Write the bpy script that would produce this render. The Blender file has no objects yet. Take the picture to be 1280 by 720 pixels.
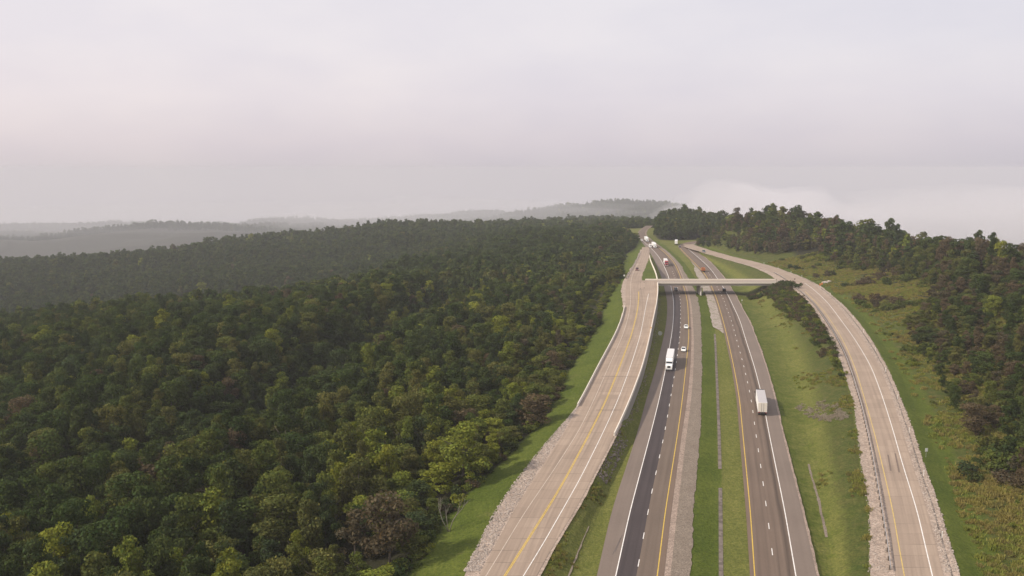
import bpy, bmesh, math, random
import numpy as np
from mathutils import Vector, Matrix, noise as mnoise

random.seed(7)
RNG = np.random.default_rng(7)
S = bpy.context.scene
COL = S.collection
PI = math.pi

# ------------------------------------------------------------------ camera
F = 1101.0                      # focal length in pixels of a 1280 wide picture
TH = math.radians(7.757)
CT, ST = math.cos(TH), math.sin(TH)
H = 72.5                        # drone height above the highway
YH = 360 - F * math.tan(TH)

cam_d = bpy.data.cameras.new('camera')
cam_d.sensor_width = 36.0
cam_d.lens = 36.0 * F / 1280.0
cam_d.clip_start = 0.5
cam_d.clip_end = 20000
cam = bpy.data.objects.new('camera', cam_d)
COL.objects.link(cam)
cam.location = (0, 0, H)
cam.rotation_euler = (PI / 2 - TH, 0, 0)
S.camera = cam


def depth(Y, z):
    return Y * CT + (H - z) * ST


def img_y(Y, z):
    return 360 + F * ((H - z) * CT - Y * ST) / depth(Y, z)


def img_x(X, Y, z):
    return 640 + F * X / depth(Y, z)


def row_Y(y, z=0.0):
    k = (y - 360) / F
    return (H - z) * (CT - k * ST) / (ST + k * CT)


# ------------------------------------------------------------------ road elevations
def lerp_tab(pts):
    a = np.array(pts, float)

    def f(Y):
        return np.interp(Y, a[:, 0], a[:, 1])
    return f


def soft_tab(pts, step=10, sig=25):
    f = lerp_tab(pts)
    ys = np.arange(-200, 1400, step)
    v = f(ys)
    k = np.exp(-0.5 * (np.arange(-8, 9) * step / sig) ** 2)
    k /= k.sum()
    v = np.convolve(np.pad(v, 8, mode='edge'), k, 'valid')
    return lambda Y: np.interp(Y, ys, v)


zL = soft_tab([(-200, .9), (0, 1.0), (150, 1.6), (240, 3.0), (350, 5.2), (480, 6.7), (525, 6.7), (570, 5.9), (650, 3.0), (735, .4), (770, .03), (1400, .03)])
zR = soft_tab([(-200, 1.2), (0, 1.6), (150, 2.4), (250, 4.0), (400, 6.1), (490, 6.7), (525, 6.7), (600, 5.6), (700, 3.2), (800, .9), (860, .03), (1400, .03)])


def zH(Y):
    return np.zeros_like(np.asarray(Y, float))


# ------------------------------------------------------------------ road edge curves, measured across the road and laid on the road's own surface
class Edge:
    def __init__(self, pts, zf, smooth=1.0):
        pts = sorted(pts)
        ys = np.array([p[0] for p in pts], float)
        xs = np.array([p[1] for p in pts], float)
        self.ymin = ys[0]
        dy = np.arange(ys[0], ys[-1] + .5, 1.0)
        dx = np.interp(dy, ys, xs)
        # pad linearly, then smooth with a width that grows towards the viewer
        s0 = (dx[min(6, len(dx) - 1)] - dx[0]) / min(6, len(dx) - 1)
        n1 = min(90, len(dx) - 1)
        s1 = (dx[-1] - dx[-1 - n1]) / n1
        py = np.concatenate([dy[0] - np.arange(30, 0, -1), dy, dy[-1] + np.arange(1, 61)])
        px = np.concatenate([dx[0] - s0 * np.arange(30, 0, -1), dx, dx[-1] + s1 * np.arange(1, 61)])
        out = np.empty_like(dx)
        for i, y in enumerate(dy):
            sg = smooth * (0.035 * (y - YH) + .6)
            w = np.exp(-0.5 * ((py - y) / sg) ** 2)
            out[i] = (w * px).sum() / w.sum()
        self.dy, self.dx = dy, out
        self.zf = zf
        Yn = row_Y(719, float(zf(150)))
        self.Yn = Yn
        self.Xn = self._x(np.array([Yn, Yn + 70.0]))
        self.Ymax = float(row_Y(ys[0], float(zf(row_Y(ys[0])))))

    def _x(self, Y):
        z = self.zf(Y)
        px = np.interp(img_y(Y, z), self.dy, self.dx)
        return (px - 640) * depth(Y, z) / F

    def __call__(self, Y):
        Y = np.asarray(Y, float)
        X = self._x(np.clip(Y, self.Yn, self.Ymax))
        k = (self.Xn[1] - self.Xn[0]) / 70.0
        return np.where(Y < self.Yn, self.Xn[0] + k * (Y - self.Yn), X)


# southbound (oncoming) carriageway
l_edge = Edge([(720, 746), (640, 764), (540, 797), (500, 807.5), (460, 820), (420, 830), (400, 833.5), (380, 834.5), (370, 833), (345, 826.5), (330, 820), (320, 815.5), (310, 808), (301, 801), (293.4, 795), (288.7, 797), (285.6, 801), (282, 808)], zH)
l_white = Edge([(720, 770), (640, 787.5), (540, 814), (500, 824), (460, 832.5), (420, 839.5), (400, 842), (380, 842.5), (370, 841.5), (345, 835.8), (330, 829), (320, 823.5), (310, 814), (301, 803.5), (293.4, 796.4), (288.7, 798.2), (285.6, 802), (282, 809)], zH)
l_dash = Edge([(720, 795.2), (703.7, 798.6), (669.5, 804.5), (640, 810), (613, 815), (591, 820), (570, 824.5), (552, 828.5), (540, 831), (500, 837.8), (460, 844.5), (420, 850), (400, 850.7), (380, 851), (370, 850), (345, 843), (330, 836.5), (320, 830), (310, 819), (301, 807.8), (293.4, 800), (288.7, 801.5), (285.6, 805), (282, 812)], zH)
l_yellow = Edge([(720, 821), (640, 831), (540, 847), (500, 852.5), (460, 857), (420, 861), (400, 860.3), (380, 859.6), (370, 858), (345, 850.2), (330, 844), (320, 836), (310, 824), (301, 812), (293.4, 803.5), (288.7, 804.8), (285.6, 808), (282, 814.5)], zH)
l_pave = Edge([(720, 830), (640, 839), (540, 852.5), (500, 859), (460, 863), (420, 864.6), (400, 863.3), (380, 862.4), (370, 860), (345, 852.5), (330, 846), (320, 838), (310, 826.5), (301, 814), (293.4, 805), (288.7, 806), (285.6, 809), (282, 815.5)], zH)
l_strip = Edge([(720, 838), (640, 846.5), (540, 858.5), (500, 864), (460, 867), (420, 867.4), (400, 866), (380, 864.8), (370, 862), (345, 854), (330, 847), (320, 839), (310, 827.3), (301, 814.6), (293.4, 805.5), (288.7, 806.4), (285.6, 809.4), (282, 816)], zH)
l_gravel = Edge([(720, 862), (640, 866), (540, 875), (500, 875.7), (460, 877), (420, 876), (400, 875.4), (380, 872.8), (370, 871.5), (345, 858.5), (330, 850), (320, 841), (310, 829), (301, 815.8), (293.4, 806.5), (288.7, 807.2), (285.6, 810), (282, 816.5)], zH)
# northbound carriageway
R_FAR = [(302, None)]
r_in = Edge([(720, 937.5), (640, 932.5), (540, 924), (500, 921), (460, 914.5), (420, 906), (400, 901), (380, 895.5), (370, 892), (345, 881), (340, 877), (330, 867.5), (320, 857.5), (310, 847.5), (304, 841.5), (302, 843), (300.5, 858), (299.5, 890)], zH)
r_yellow = Edge([(720, 944), (640, 938.5), (540, 928.7), (500, 925), (460, 918), (420, 909), (400, 904), (380, 898), (370, 895), (345, 883.5), (340, 879.5), (330, 869.5), (320, 859.6), (310, 849.4), (304, 843.5), (302.3, 845.5), (300.8, 860), (299.7, 891)], zH)
r_dash = Edge([(720, 969), (689.7, 965.2), (657, 961), (629, 957.3), (605, 954), (583, 951), (563, 948), (546, 945.3), (500, 939.3), (460, 930.5), (420, 919.5), (400, 914.3), (380, 906.3), (370, 903), (345, 888.3), (340, 885.5), (330, 876), (320, 865), (310, 853.5), (305, 847.5), (303, 848.5), (301.3, 862), (300.1, 892)], zH)
r_white = Edge([(720, 994.5), (640, 981), (540, 960.7), (500, 953.5), (460, 943.5), (420, 930.5), (400, 925), (380, 915), (370, 911), (345, 894.5), (340, 891.5), (330, 882.3), (320, 870.8), (310, 858), (306, 853), (303.8, 852), (301.9, 864), (300.5, 893)], zH)
r_pave = Edge([(720, 1021), (640, 1003), (540, 977.5), (500, 969), (460, 958), (420, 944), (400, 936), (380, 924.5), (370, 920.5), (345, 903.5), (340, 900), (330, 890.3), (320, 879.7), (310, 865), (307, 859.5), (304.6, 857), (302.5, 866), (300.9, 894)], zH)
ditch_e = Edge([(720, 901.5), (600, 900.5), (540, 899), (412, 893.6), (380, 886), (345, 870), (330, 858), (320, 848), (310, 836), (304, 829)], zH)
# left ramp
la_grav = Edge([(720, 580), (680, 601), (640, 619), (600, 647), (560, 678), (540, 696), (520, 714), (508, 725), (460, 746), (420, 768), (400, 776), (384, 780.5), (375, 778), (360, 776.5), (350, 780), (345, 783), (339, 787), (330, 792.3), (320, 797.5), (310, 802.5), (300, 799)], zL)
la_edge = Edge([(720, 599), (680, 620), (640, 641), (600, 667), (540, 706), (500, 729), (460, 749), (420, 770.3), (400, 778.5), (384, 782.6), (370, 782.2), (360, 781.6), (350, 783.3), (345, 785), (339, 789.5), (330, 794.3), (320, 799), (310, 804), (300, 800)], zL)
la_white = Edge([(720, 607.5), (680, 632), (640, 656), (600, 684), (540, 723), (500, 742.5), (460, 760), (420, 778.3), (400, 784.3), (384, 788), (370, 788.6), (360, 788), (350, 788.6), (345, 789.6), (339, 792.5), (330, 797), (320, 801.5), (310, 806), (300, 802)], zL)
la_yellow = Edge([(720, 631), (680, 656.5), (640, 682), (600, 706), (540, 738), (500, 758), (460, 774), (420, 789), (400, 794.2), (384, 797.6), (370, 798.8), (360, 798)], zL)
lb_white = Edge([(720, 654), (680, 679), (640, 701.5), (600, 724.5), (540, 754.2), (500, 772.5), (460, 787.5), (420, 800.3), (400, 804.2), (384, 807), (370, 810), (362, 812)], zL)
lb_edge = Edge([(720, 671), (680, 692), (640, 718), (600, 739), (540, 770.5), (500, 788), (460, 802.8), (420, 812.6), (400, 816.2), (384, 820), (370, 822), (360, 822.6), (352, 822), (345, 821), (335, 817), (328, 813.5), (322, 811.2), (318, 811.8), (314, 812.5), (309, 812.2), (300, 803)], zL)
# right ramp
ra_grav = Edge([(720, 1087.5), (640, 1089), (600, 1080), (540, 1072.5), (500, 1068), (460, 1054), (440, 1047), (420, 1037), (400, 1026), (385, 1017), (372, 1005), (360, 991), (354, 979), (346, 966), (340, 958), (334, 944), (327, 918), (320, 893), (314, 872), (309, 853), (305, 850)], zR)
ra_rail = Edge([(720, 1114), (680, 1109), (640, 1102.5), (580, 1092), (540, 1084), (520, 1079.5), (500, 1074.5), (460, 1062.3), (440, 1054.5), (420, 1044), (400, 1031.3), (380, 1017.5), (372, 1009), (362, 997), (358, 992)], zR)
ra_edge = Edge([(720, 1119.5), (680, 1115.5), (640, 1109.5), (580, 1097.5), (540, 1088), (500, 1077.5), (460, 1065), (440, 1057.5), (420, 1047), (400, 1034), (385, 1023), (372, 1010.5), (360, 998), (355, 990), (346, 978.5), (339, 965), (334, 950), (327, 921), (320, 896), (315, 876), (309, 857), (305, 853)], zR)
ra_yellow = Edge([(720, 1130.5), (680, 1123), (640, 1116.5), (580, 1102.5), (540, 1092.7), (500, 1081.3), (460, 1069), (440, 1061), (420, 1051), (400, 1038), (385, 1027), (372, 1014.5), (363, 1005)], zR)
rb_white = Edge([(720, 1165.5), (680, 1156), (640, 1147), (580, 1128), (540, 1117), (500, 1104.5), (460, 1090), (440, 1078.5), (420, 1066), (400, 1051), (380, 1036.5), (367.5, 1024), (356, 1010), (350, 1000)], zR)
rb_edge = Edge([(720, 1179.5), (680, 1170), (640, 1160), (580, 1140), (540, 1128.5), (500, 1116), (460, 1101), (440, 1088.5), (420, 1076), (400, 1061), (380, 1046), (374, 1040), (361, 1025), (352.5, 1015), (347.5, 1003), (343, 990.5), (336, 975), (329, 952), (320, 908), (316, 896), (309, 874), (304, 861)], zR)
rb_out = Edge([(720, 1199.5), (680, 1186.5), (640, 1176), (580, 1154), (540, 1142), (500, 1126.5), (460, 1109.5), (440, 1098.5), (420, 1086), (400, 1071.5), (380, 1053), (374, 1046), (361, 1030), (352.5, 1019), (347.5, 1006), (343, 993), (336, 977), (329, 954), (320, 910), (316, 898), (309, 876), (304, 862)], zR)

# ------------------------------------------------------------------ rows
ROWS = [float(row_Y(y)) for y in np.arange(740, 283, -1.6)]
near = list(np.arange(-60, ROWS[0] - 3, 6.0))
far = []
y = ROWS[-1]
st = 14.0
while y < 8700:
    y += st
    st *= 1.045
    far.append(y)
ROWS = np.array(near + ROWS + far)


def mono(arrs, gap=.05):
    out = [arrs[0]]
    for a in arrs[1:]:
        out.append(np.maximum(a, out[-1] + gap))
    return out


def corridor(Y):
    A = la_grav(Y)
    B = lb_edge(Y)
    C = l_edge(Y)
    G = l_gravel(Y)
    R0 = r_in(Y)
    D = r_pave(Y)
    E = ra_grav(Y)
    Fx = rb_out(Y)
    return mono([A, B, C, G, R0, D, E, Fx])


def sstep(a, b, x):
    t = np.clip((x - a) / (b - a), 0, 1)
    return t * t * (3 - 2 * t)


# ------------------------------------------------------------------ terrain
TX = np.array([-6000, -3000, -1500, -1000, -700, -500, -350, -200, -100, 0, 100, 200, 350, 600, 1000, 3000, 6500], float)
TY = [
    (-200, [-140, -120, -100, -70, -55, -43, -32, -20, -10, -4, 0, 0, 0, 0, 0, -50, -50]),
    (200, [-140, -120, -100, -70, -53, -41, -31, -19, -10, -3, 0, 0, 0, 0, 0, -50, -50]),
    (400, [-140, -120, -100, -70, -55, -34, -25, -17, -11, -6, 0, 0, 0, 0, 0, -50, -50]),
    (500, [-150, -130, -110, -75, -56, -40, -27, -18, -13, -8, -3, 0, 0, 0, 0, -50, -50]),
    (600, [-160, -140, -120, -85, -68, -56, -44, -29, -18, -10, -5, 0, 0, 0, 0, -50, -50]),
    (750, [-160, -150, -130, -100, -86, -82, -78, -64, -25, -14, -6, 0, 0, 0, -20, -60, -60]),
    (900, [-170, -150, -135, -100, -86, -82, -80, -72, -46, -15, -8, 0, -6, -40, -80, -110, -120]),
    (1050, [-180, -160, -130, -92, -72, -68, -64, -56, -46, -19, -10, 7, -20, -70, -110, -150, -170]),
    (1200, [-200, -170, -140, -98, -70, -53, -43, -35, -32, -32, -30, -20, -42, -80, -130, -180, -220]),
    (1350, [-220, -180, -160, -120, -85, -62, -46, -30, -30, -34, -36, -33, -54, -90, -150, -200, -240]),
    (1600, [-240, -200, -180, -150, -120, -95, -78, -60, -52, -46, -42, -40, -60, -100, -160, -220, -260]),
    (2000, [-260, -240, -230, -210, -190, -170, -150, -125, -100, -82, -66, -60, -80, -120, -200, -240, -280]),
    (2800, [-300, -290, -280, -270, -260, -250, -240, -230, -220, -200, -180, -160, -150, -160, -240, -300, -330]),
    (4000, [-340, -305, -258, -312, -320, -310, -300, -290, -280, -260, -250, -240, -220, -220, -260, -330, -360]),
    (5200, [-360, -350, -345, -320, -280, -254, -238, -222, -214, -206, -196, -184, -166, -134, -160, -340, -380]),
    (6100, [-400, -390, -390, -380, -370, -360, -350, -340, -340, -330, -330, -320, -320, -320, -330, -370, -390]),
    (7600, [-440, -440, -425, -410, -400, -392, -386, -380, -376, -370, -366, -362, -360, -360, -400, -420, -430]),
    (8800, [-560] * 17),
]
TYY = np.array([t[0] for t in TY], float)
TZ = np.array([t[1] for t in TY], float)
# one more column where the far right ridge drops away
_c = TZ[:, 14] * .85 + TZ[:, 15] * .15
_c[TYY >= 4000] = -330
_c[TYY >= 6000] = -420
TZ = np.insert(TZ, 15, _c, axis=1)
TZ[TYY >= 4000, 16:] = np.minimum(TZ[TYY >= 4000, 16:], -430)
TX = np.insert(TX, 15, 1230)


def vnoise(X, Y, wl, seed):
    """smooth value noise, vectorised"""
    x = np.asarray(X, float) / wl + seed * 17.13
    y = np.asarray(Y, float) / wl + seed * 7.77
    xi = np.floor(x)
    yi = np.floor(y)
    fx = x - xi
    fy = y - yi
    fx = fx * fx * (3 - 2 * fx)
    fy = fy * fy * (3 - 2 * fy)

    def h(a, b):
        v = np.sin(a * 127.1 + b * 311.7 + seed * 74.7) * 43758.5453
        return (v - np.floor(v)) * 2 - 1
    return (h(xi, yi) * (1 - fx) + h(xi + 1, yi) * fx) * (1 - fy) + (h(xi, yi + 1) * (1 - fx) + h(xi + 1, yi + 1) * fx) * fy


def natural(X, Y):
    X = np.asarray(X, float)
    Y = np.asarray(Y, float)
    iy = np.clip(np.searchsorted(TYY, Y) - 1, 0, len(TYY) - 2)
    ix = np.clip(np.searchsorted(TX, X) - 1, 0, len(TX) - 2)
    fy = np.clip((Y - TYY[iy]) / (TYY[iy + 1] - TYY[iy]), 0, 1)
    fx = np.clip((X - TX[ix]) / (TX[ix + 1] - TX[ix]), 0, 1)
    fy = fy * .4 + .6 * fy * fy * (3 - 2 * fy)
    z = (TZ[iy, ix] * (1 - fx) + TZ[iy, ix + 1] * fx) * (1 - fy) + (TZ[iy + 1, ix] * (1 - fx) + TZ[iy + 1, ix + 1] * fx) * fy
    amp = 1.5 + 5 * sstep(400, 1300, Y) + 10 * sstep(2000, 4000, Y)
    z = z + amp * vnoise(X, Y, 190, 3) + amp * .5 * vnoise(X, Y, 80, 5) + sstep(2400, 4000, Y) * (26 * vnoise(X, Y, 620, 9) + 62 * (1 - sstep(-300, 100, X)) * vnoise(X, Y, 1100, 19))
    fold = sstep(120, 260, Y) * (1 - sstep(900, 1200, Y)) * (1 - sstep(-90, 0, X))
    z = z + fold * (9.5 * vnoise(X * .8 + Y * .35, Y, 120, 15) + 3.5 * vnoise(X, Y, 55, 16))
    gl = np.interp(Y, [150, 180, 260, 350, 430, 520, 600], [-135, -118, -92, -72, -60, -40, -25])
    z = z - 17 * np.exp(-((X - gl) / 17.0) ** 2) * sstep(180, 300, Y) * (1 - sstep(520, 600, Y))
    z = z - 6 * np.exp(-((Y - 505) / 62.0) ** 2) * sstep(-420, -330, X) * (1 - sstep(-110, -70, X))
    z = z - 22 * np.exp(-((Y - 790) / 110.0) ** 2) * (1 - sstep(-220, -60, X))
    z = z - 9 * np.exp(-((Y - 1230) / 170.0) ** 2) * sstep(-760, -560, X) * (1 - sstep(-240, -120, X))
    return z


HR = soft_tab([(-200, 10), (150, 12), (250, 15), (350, 17), (450, 17), (530, 12), (600, 10), (690, 10), (740, 13), (800, 30), (845, 15), (900, 5), (1400, 0)])
WR = soft_tab([(-200, 70), (150, 70), (300, 80), (450, 85), (600, 62), (700, 52), (770, 34), (850, 30), (1400, 40)])


def wall_w(Y):
    return sstep(236, 252, Y) * (1 - sstep(690, 720, Y))


def height(X, Y, band=None):
    X = np.asarray(X, float)
    Y = np.asarray(Y, float)
    A, B, C, G, R0, D, E, Fx = corridor(Y)
    zl = zL(Y) - .14
    zr = zR(Y) - .14
    zn = natural(X, Y)
    # left verge
    d = np.maximum(A - X, 0)
    lv = zl - .10 * d - .5 * sstep(1.5, 6, d)
    left = lv + (zn - lv) * sstep(4, 34, d)
    # ramp
    ramp = zl
    # between ramp and carriageway
    t = np.clip((X - B) / np.maximum(C - B, .1), 0, 1)
    w = wall_w(Y)
    slope_n = zl * (1 - sstep(0, .62, t)) - .12 - .35 * np.sin(PI * np.clip((t - .3) / .7, 0, 1)) * np.clip((C - B) / 6, 0, 1)
    slope_w = -.12 - .3 * np.sin(PI * t) * np.clip((C - B) / 6, 0, 1)
    btw = slope_n * (1 - w) + slope_w * w
    hw = -.12 + X * 0
    tm = np.clip((X - G) / np.maximum(R0 - G, .1), 0, 1)
    med = -.12 - .55 * np.sin(PI * tm) ** 1.5 * np.clip((R0 - G) / 10, 0, 1)
    ts = np.clip((X - D) / np.maximum(E - D, .1), 0, 1)
    k = np.clip((E - D) / 8, 0, 1)
    slp = -.12 - .7 * k * np.sin(PI * np.clip(ts / .5, 0, 1)) + (zr + .12) * sstep(.3, .97, ts)
    # right hill
    e = np.maximum(X - Fx, 0)
    hr = HR(Y)
    wr = WR(Y)
    prof = -.9 * sstep(0, 5, e) + hr * (0.35 * np.clip((e - 7) / (wr - 7), 0, 1) + .65 * sstep(5, wr, e)) - .22 * np.maximum(e - wr, 0)
    prof = prof + vnoise(X, Y, 45, 11) * 1.8 * sstep(8, 30, e) + vnoise(X, Y, 18, 12) * .7 * sstep(8, 20, e)
    right = zr + prof
    c1 = 1 - sstep(1075, 1130, Y)
    c2 = 1 - sstep(890, 935, Y)
    hill = 1 - sstep(860, 960, Y)
    right = zn + (right - zn) * hill
    z = np.where(X < A, left, ramp)
    z = np.where(X >= B + .3, btw, z)
    z = np.where(X >= C, hw, z)
    z = np.where(X >= G, med, z)
    # beyond the bend the land between the roads rises again
    zc = np.where(X <= G, z, zn)
    z2 = np.where(X >= R0, hw, z)
    z2 = np.where(X >= D, slp, z2)
    z2 = np.where(X >= E, zr, z2)
    z2 = np.where(X >= Fx, right, z2)
    mid = np.where(X > G, z2 * c2 + (zn * sstep(0, 25, X - G) - .12 * (1 - sstep(0, 25, X - G))) * (1 - c2), z2)
    return mid * c1 + zn * (1 - c1)


# ------------------------------------------------------------------ materials
def new_mat(name):
    m = bpy.data.materials.new(name)
    m.use_nodes = True
    nt = m.node_tree
    for n in list(nt.nodes):
        nt.nodes.remove(n)
    out = nt.nodes.new('ShaderNodeOutputMaterial')
    return m, nt, out


def N(nt, typ, **kw):
    n = nt.nodes.new(typ)
    for k, v in kw.items():
        setattr(n, k, v)
    return n


def L(nt, a, b):
    nt.links.new(a, b)


def noise_node(nt, vec, scale, detail=4, rough=.6, stretch=None):
    if stretch:
        mp = N(nt, 'ShaderNodeMapping')
        mp.inputs['Scale'].default_value = stretch
        L(nt, vec, mp.inputs['Vector'])
        vec = mp.outputs[0]
    n = N(nt, 'ShaderNodeTexNoise')
    n.inputs['Scale'].default_value = scale
    n.inputs['Detail'].default_value = detail
    n.inputs['Roughness'].default_value = rough
    L(nt, vec, n.inputs['Vector'])
    return n.outputs['Fac']


def ramp_node(nt, fac, a, b, ca=(0, 0, 0, 1), cb=(1, 1, 1, 1)):
    r = N(nt, 'ShaderNodeValToRGB')
    r.color_ramp.elements[0].position = a
    r.color_ramp.elements[1].position = b
    r.color_ramp.elements[0].color = ca
    r.color_ramp.elements[1].color = cb
    L(nt, fac, r.inputs[0])
    return r.outputs[0]


def mix(nt, fac, a, b, mode='MIX'):
    n = N(nt, 'ShaderNodeMix', data_type='RGBA', blend_type=mode)
    for sock, v in ((n.inputs[0], fac), (n.inputs[6], a), (n.inputs[7], b)):
        if isinstance(v, (int, float)):
            sock.default_value = v
        elif isinstance(v, tuple):
            sock.default_value = (v[0], v[1], v[2], 1)
        else:
            L(nt, v, sock)
    return n.outputs[2]


def math_n(nt, op, a, b=None, clamp=False):
    n = N(nt, 'ShaderNodeMath', operation=op, use_clamp=clamp)
    for i, v in enumerate((a, b)):
        if v is None:
            continue
        if isinstance(v, (int, float)):
            n.inputs[i].default_value = v
        else:
            L(nt, v, n.inputs[i])
    return n.outputs[0]


def finish(nt, out, color, rough=.8, bump=None, bump_strength=.3, bump_dist=.05, spec=.3, metallic=0.0):
    b = N(nt, 'ShaderNodeBsdfPrincipled')
    b.inputs['Roughness'].default_value = rough
    b.inputs['Specular IOR Level'].default_value = spec
    b.inputs['Metallic'].default_value = metallic
    if isinstance(color, tuple):
        b.inputs['Base Color'].default_value = (color[0], color[1], color[2], 1)
    else:
        L(nt, color, b.inputs['Base Color'])
    if bump is not None:
        bp = N(nt, 'ShaderNodeBump')
        bp.inputs['Strength'].default_value = bump_strength
        bp.inputs['Distance'].default_value = bump_dist
        L(nt, bump, bp.inputs['Height'])
        L(nt, bp.outputs[0], b.inputs['Normal'])
    L(nt, b.outputs[0], out.inputs['Surface'])
    return b


def pos(nt):
    return N(nt, 'ShaderNodeNewGeometry').outputs['Position']


def uvn(nt):
    return N(nt, 'ShaderNodeUVMap', uv_map='road').outputs[0]


def paint(name, col, rough=.45, var=.08, metallic=0.0, spec=.4):
    m, nt, out = new_mat(name)
    tc = N(nt, 'ShaderNodeTexCoord').outputs['Object']
    n = noise_node(nt, tc, 1.7, 5)
    c = mix(nt, n, tuple(v * (1 - var * 1.5) for v in col), tuple(min(1, v * (1 + var)) for v in col))
    finish(nt, out, c, rough, metallic=metallic, spec=spec)
    return m


def road_mat(name, col, wear=.18, joint=None, patch=None, streak=.22, lanes=None, speck=.12):
    """col base; wear across large patches; streaks along the road; joints across it; lanes = [(centre m, width m, darkness)]"""
    m, nt, out = new_mat(name)
    uv = uvn(nt)
    sep = N(nt, 'ShaderNodeSeparateXYZ')
    L(nt, uv, sep.inputs[0])
    n1 = noise_node(nt, uv, .06, 5, .6)
    n2 = noise_node(nt, uv, 1.0, 4, .6, (1.6, .02, 1))
    n3 = noise_node(nt, uv, 2.2, 3, .7)
    dark = tuple(v * (1 - wear) for v in col)
    lite = tuple(min(1, v * (1 + wear)) for v in col)
    c = mix(nt, ramp_node(nt, n1, .3, .7), dark, lite)
    c = mix(nt, ramp_node(nt, n2, .35, .7), c, mix(nt, 1.0, c, (1 - streak,) * 3, 'MULTIPLY'))
    c = mix(nt, ramp_node(nt, n3, .3, .75), c, mix(nt, 1.0, c, (1 - speck,) * 3, 'MULTIPLY'))
    if lanes:
        wob = math_n(nt, 'MULTIPLY', math_n(nt, 'SUBTRACT', noise_node(nt, uv, .05, 2), .5), .7)
        u = math_n(nt, 'ADD', sep.outputs[0], wob)
        for ctr, wid, dk in lanes:
            a = math_n(nt, 'ABSOLUTE', math_n(nt, 'SUBTRACT', u, ctr))
            f = math_n(nt, 'SUBTRACT', 1.0, math_n(nt, 'DIVIDE', a, wid), clamp=True)
            f = math_n(nt, 'MULTIPLY', f, dk)
            f = math_n(nt, 'MULTIPLY', f, math_n(nt, 'ADD', ramp_node(nt, n2, .2, .8), .6), clamp=True)
            c = mix(nt, f, c, tuple(v * .42 for v in col))
    if joint:
        ln, jd = joint
        fr = math_n(nt, 'FRACT', math_n(nt, 'DIVIDE', sep.outputs[1], ln))
        j = math_n(nt, 'LESS_THAN', fr, .28 / ln * 1.0)
        n4 = noise_node(nt, uv, .11, 2)
        j = math_n(nt, 'MULTIPLY', j, math_n(nt, 'MULTIPLY', ramp_node(nt, n4, .35, .65), jd))
        c = mix(nt, j, c, tuple(v * .45 for v in col))
        # slabs differ a little from each other
        wn = N(nt, 'ShaderNodeTexWhiteNoise', noise_dimensions='2D')
        cb = N(nt, 'ShaderNodeCombineXYZ')
        L(nt, math_n(nt, 'FLOOR', math_n(nt, 'DIVIDE', sep.outputs[1], ln)), cb.inputs[1])
        L(nt, math_n(nt, 'FLOOR', math_n(nt, 'DIVIDE', sep.outputs[0], 3.7)), cb.inputs[0])
        L(nt, cb.outputs[0], wn.inputs['Vector'])
        c = mix(nt, math_n(nt, 'MULTIPLY', wn.outputs[0], .36), c, mix(nt, 1.0, c, (.72, .7, .7), 'MULTIPLY'))
    if patch:
        vo = N(nt, 'ShaderNodeTexVoronoi', feature='F1', distance='CHEBYCHEV')
        vo.inputs['Scale'].default_value = .045
        L(nt, uv, vo.inputs['Vector'])
        p = math_n(nt, 'LESS_THAN', vo.outputs['Distance'], .12)
        wn = math_n(nt, 'GREATER_THAN', vo.outputs['Color'], .55)
        c = mix(nt, math_n(nt, 'MULTIPLY', math_n(nt, 'MULTIPLY', p, wn), patch), c, tuple(v * .7 for v in col))
    finish(nt, out, c, .85, n3, .25, .02)
    return m


def gravel_mat(name, col, dirt=(.12, .09, .07), scale=1.6, grass=None):
    m, nt, out = new_mat(name)
    p = pos(nt)
    vo = N(nt, 'ShaderNodeTexVoronoi')
    vo.inputs['Scale'].default_value = scale
    L(nt, p, vo.inputs['Vector'])
    sepc = N(nt, 'ShaderNodeSeparateColor')
    L(nt, vo.outputs['Color'], sepc.inputs[0])
    c = mix(nt, sepc.outputs[0], tuple(v * .62 for v in col), tuple(min(1, v * 1.25) for v in col))
    n1 = noise_node(nt, p, .22, 5, .65)
    c = mix(nt, ramp_node(nt, n1, .45, .7), c, mix(nt, .45, c, dirt))
    if grass:
        n2 = noise_node(nt, p, .35, 6, .7)
        c = mix(nt, ramp_node(nt, n2, .55, .62), c, grass)
    finish(nt, out, c, .9, vo.outputs['Distance'], .6, .15)
    return m


M = {}
M['asphalt_dark'] = road_mat('dark_asphalt', (0.068, 0.0528, 0.0528), .1, lanes=[(0.9, .5, .35), (2.7, .5, .35)], streak=.2)
M['lane_brown'] = road_mat('worn_lane', (0.1638, 0.1214, 0.0933), .07, lanes=[(1.0, .5, .2), (2.7, .5, .2)], streak=.15)
M['shoulder'] = road_mat('grey_shoulder', (0.1993, 0.1542, 0.1269), .08, streak=.12)
M['inner_shoulder'] = road_mat('inner_shoulder', (0.1771, 0.123, 0.091), .08, streak=.15)
M['lane_grey'] = road_mat('northbound_lane', (0.1728, 0.124, 0.0946), .08, lanes=[(0.9, .45, .3), (2.6, .45, .3), (4.6, .5, .35), (6.35, .75, .95)], streak=.2)
M['conc'] = road_mat('tan_concrete', (0.3864, 0.2942, 0.2264), .1, joint=(5.2, .75), patch=.85, streak=.24, lanes=[(2.9, .5, .22), (4.6, .5, .22), (6.6, .5, .22), (8.3, .5, .22)])
M['conc2'] = road_mat('pale_concrete', (0.3883, 0.2957, 0.2276), .07, joint=(5.0, .6), patch=.6, streak=.2, lanes=[(3.0, .5, .2), (4.8, .5, .2)])
M['deck'] = road_mat('bridge_deck_concrete', (0.342, 0.279, 0.234), .1, streak=.15)
M['fine_gravel'] = gravel_mat('fine_gravel', (0.3295, 0.2496, 0.2012), scale=4.5)
M['gravel'] = gravel_mat('gravel', (0.222, 0.1776, 0.1392), dirt=(.13, .095, .07), scale=5.5)
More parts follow.
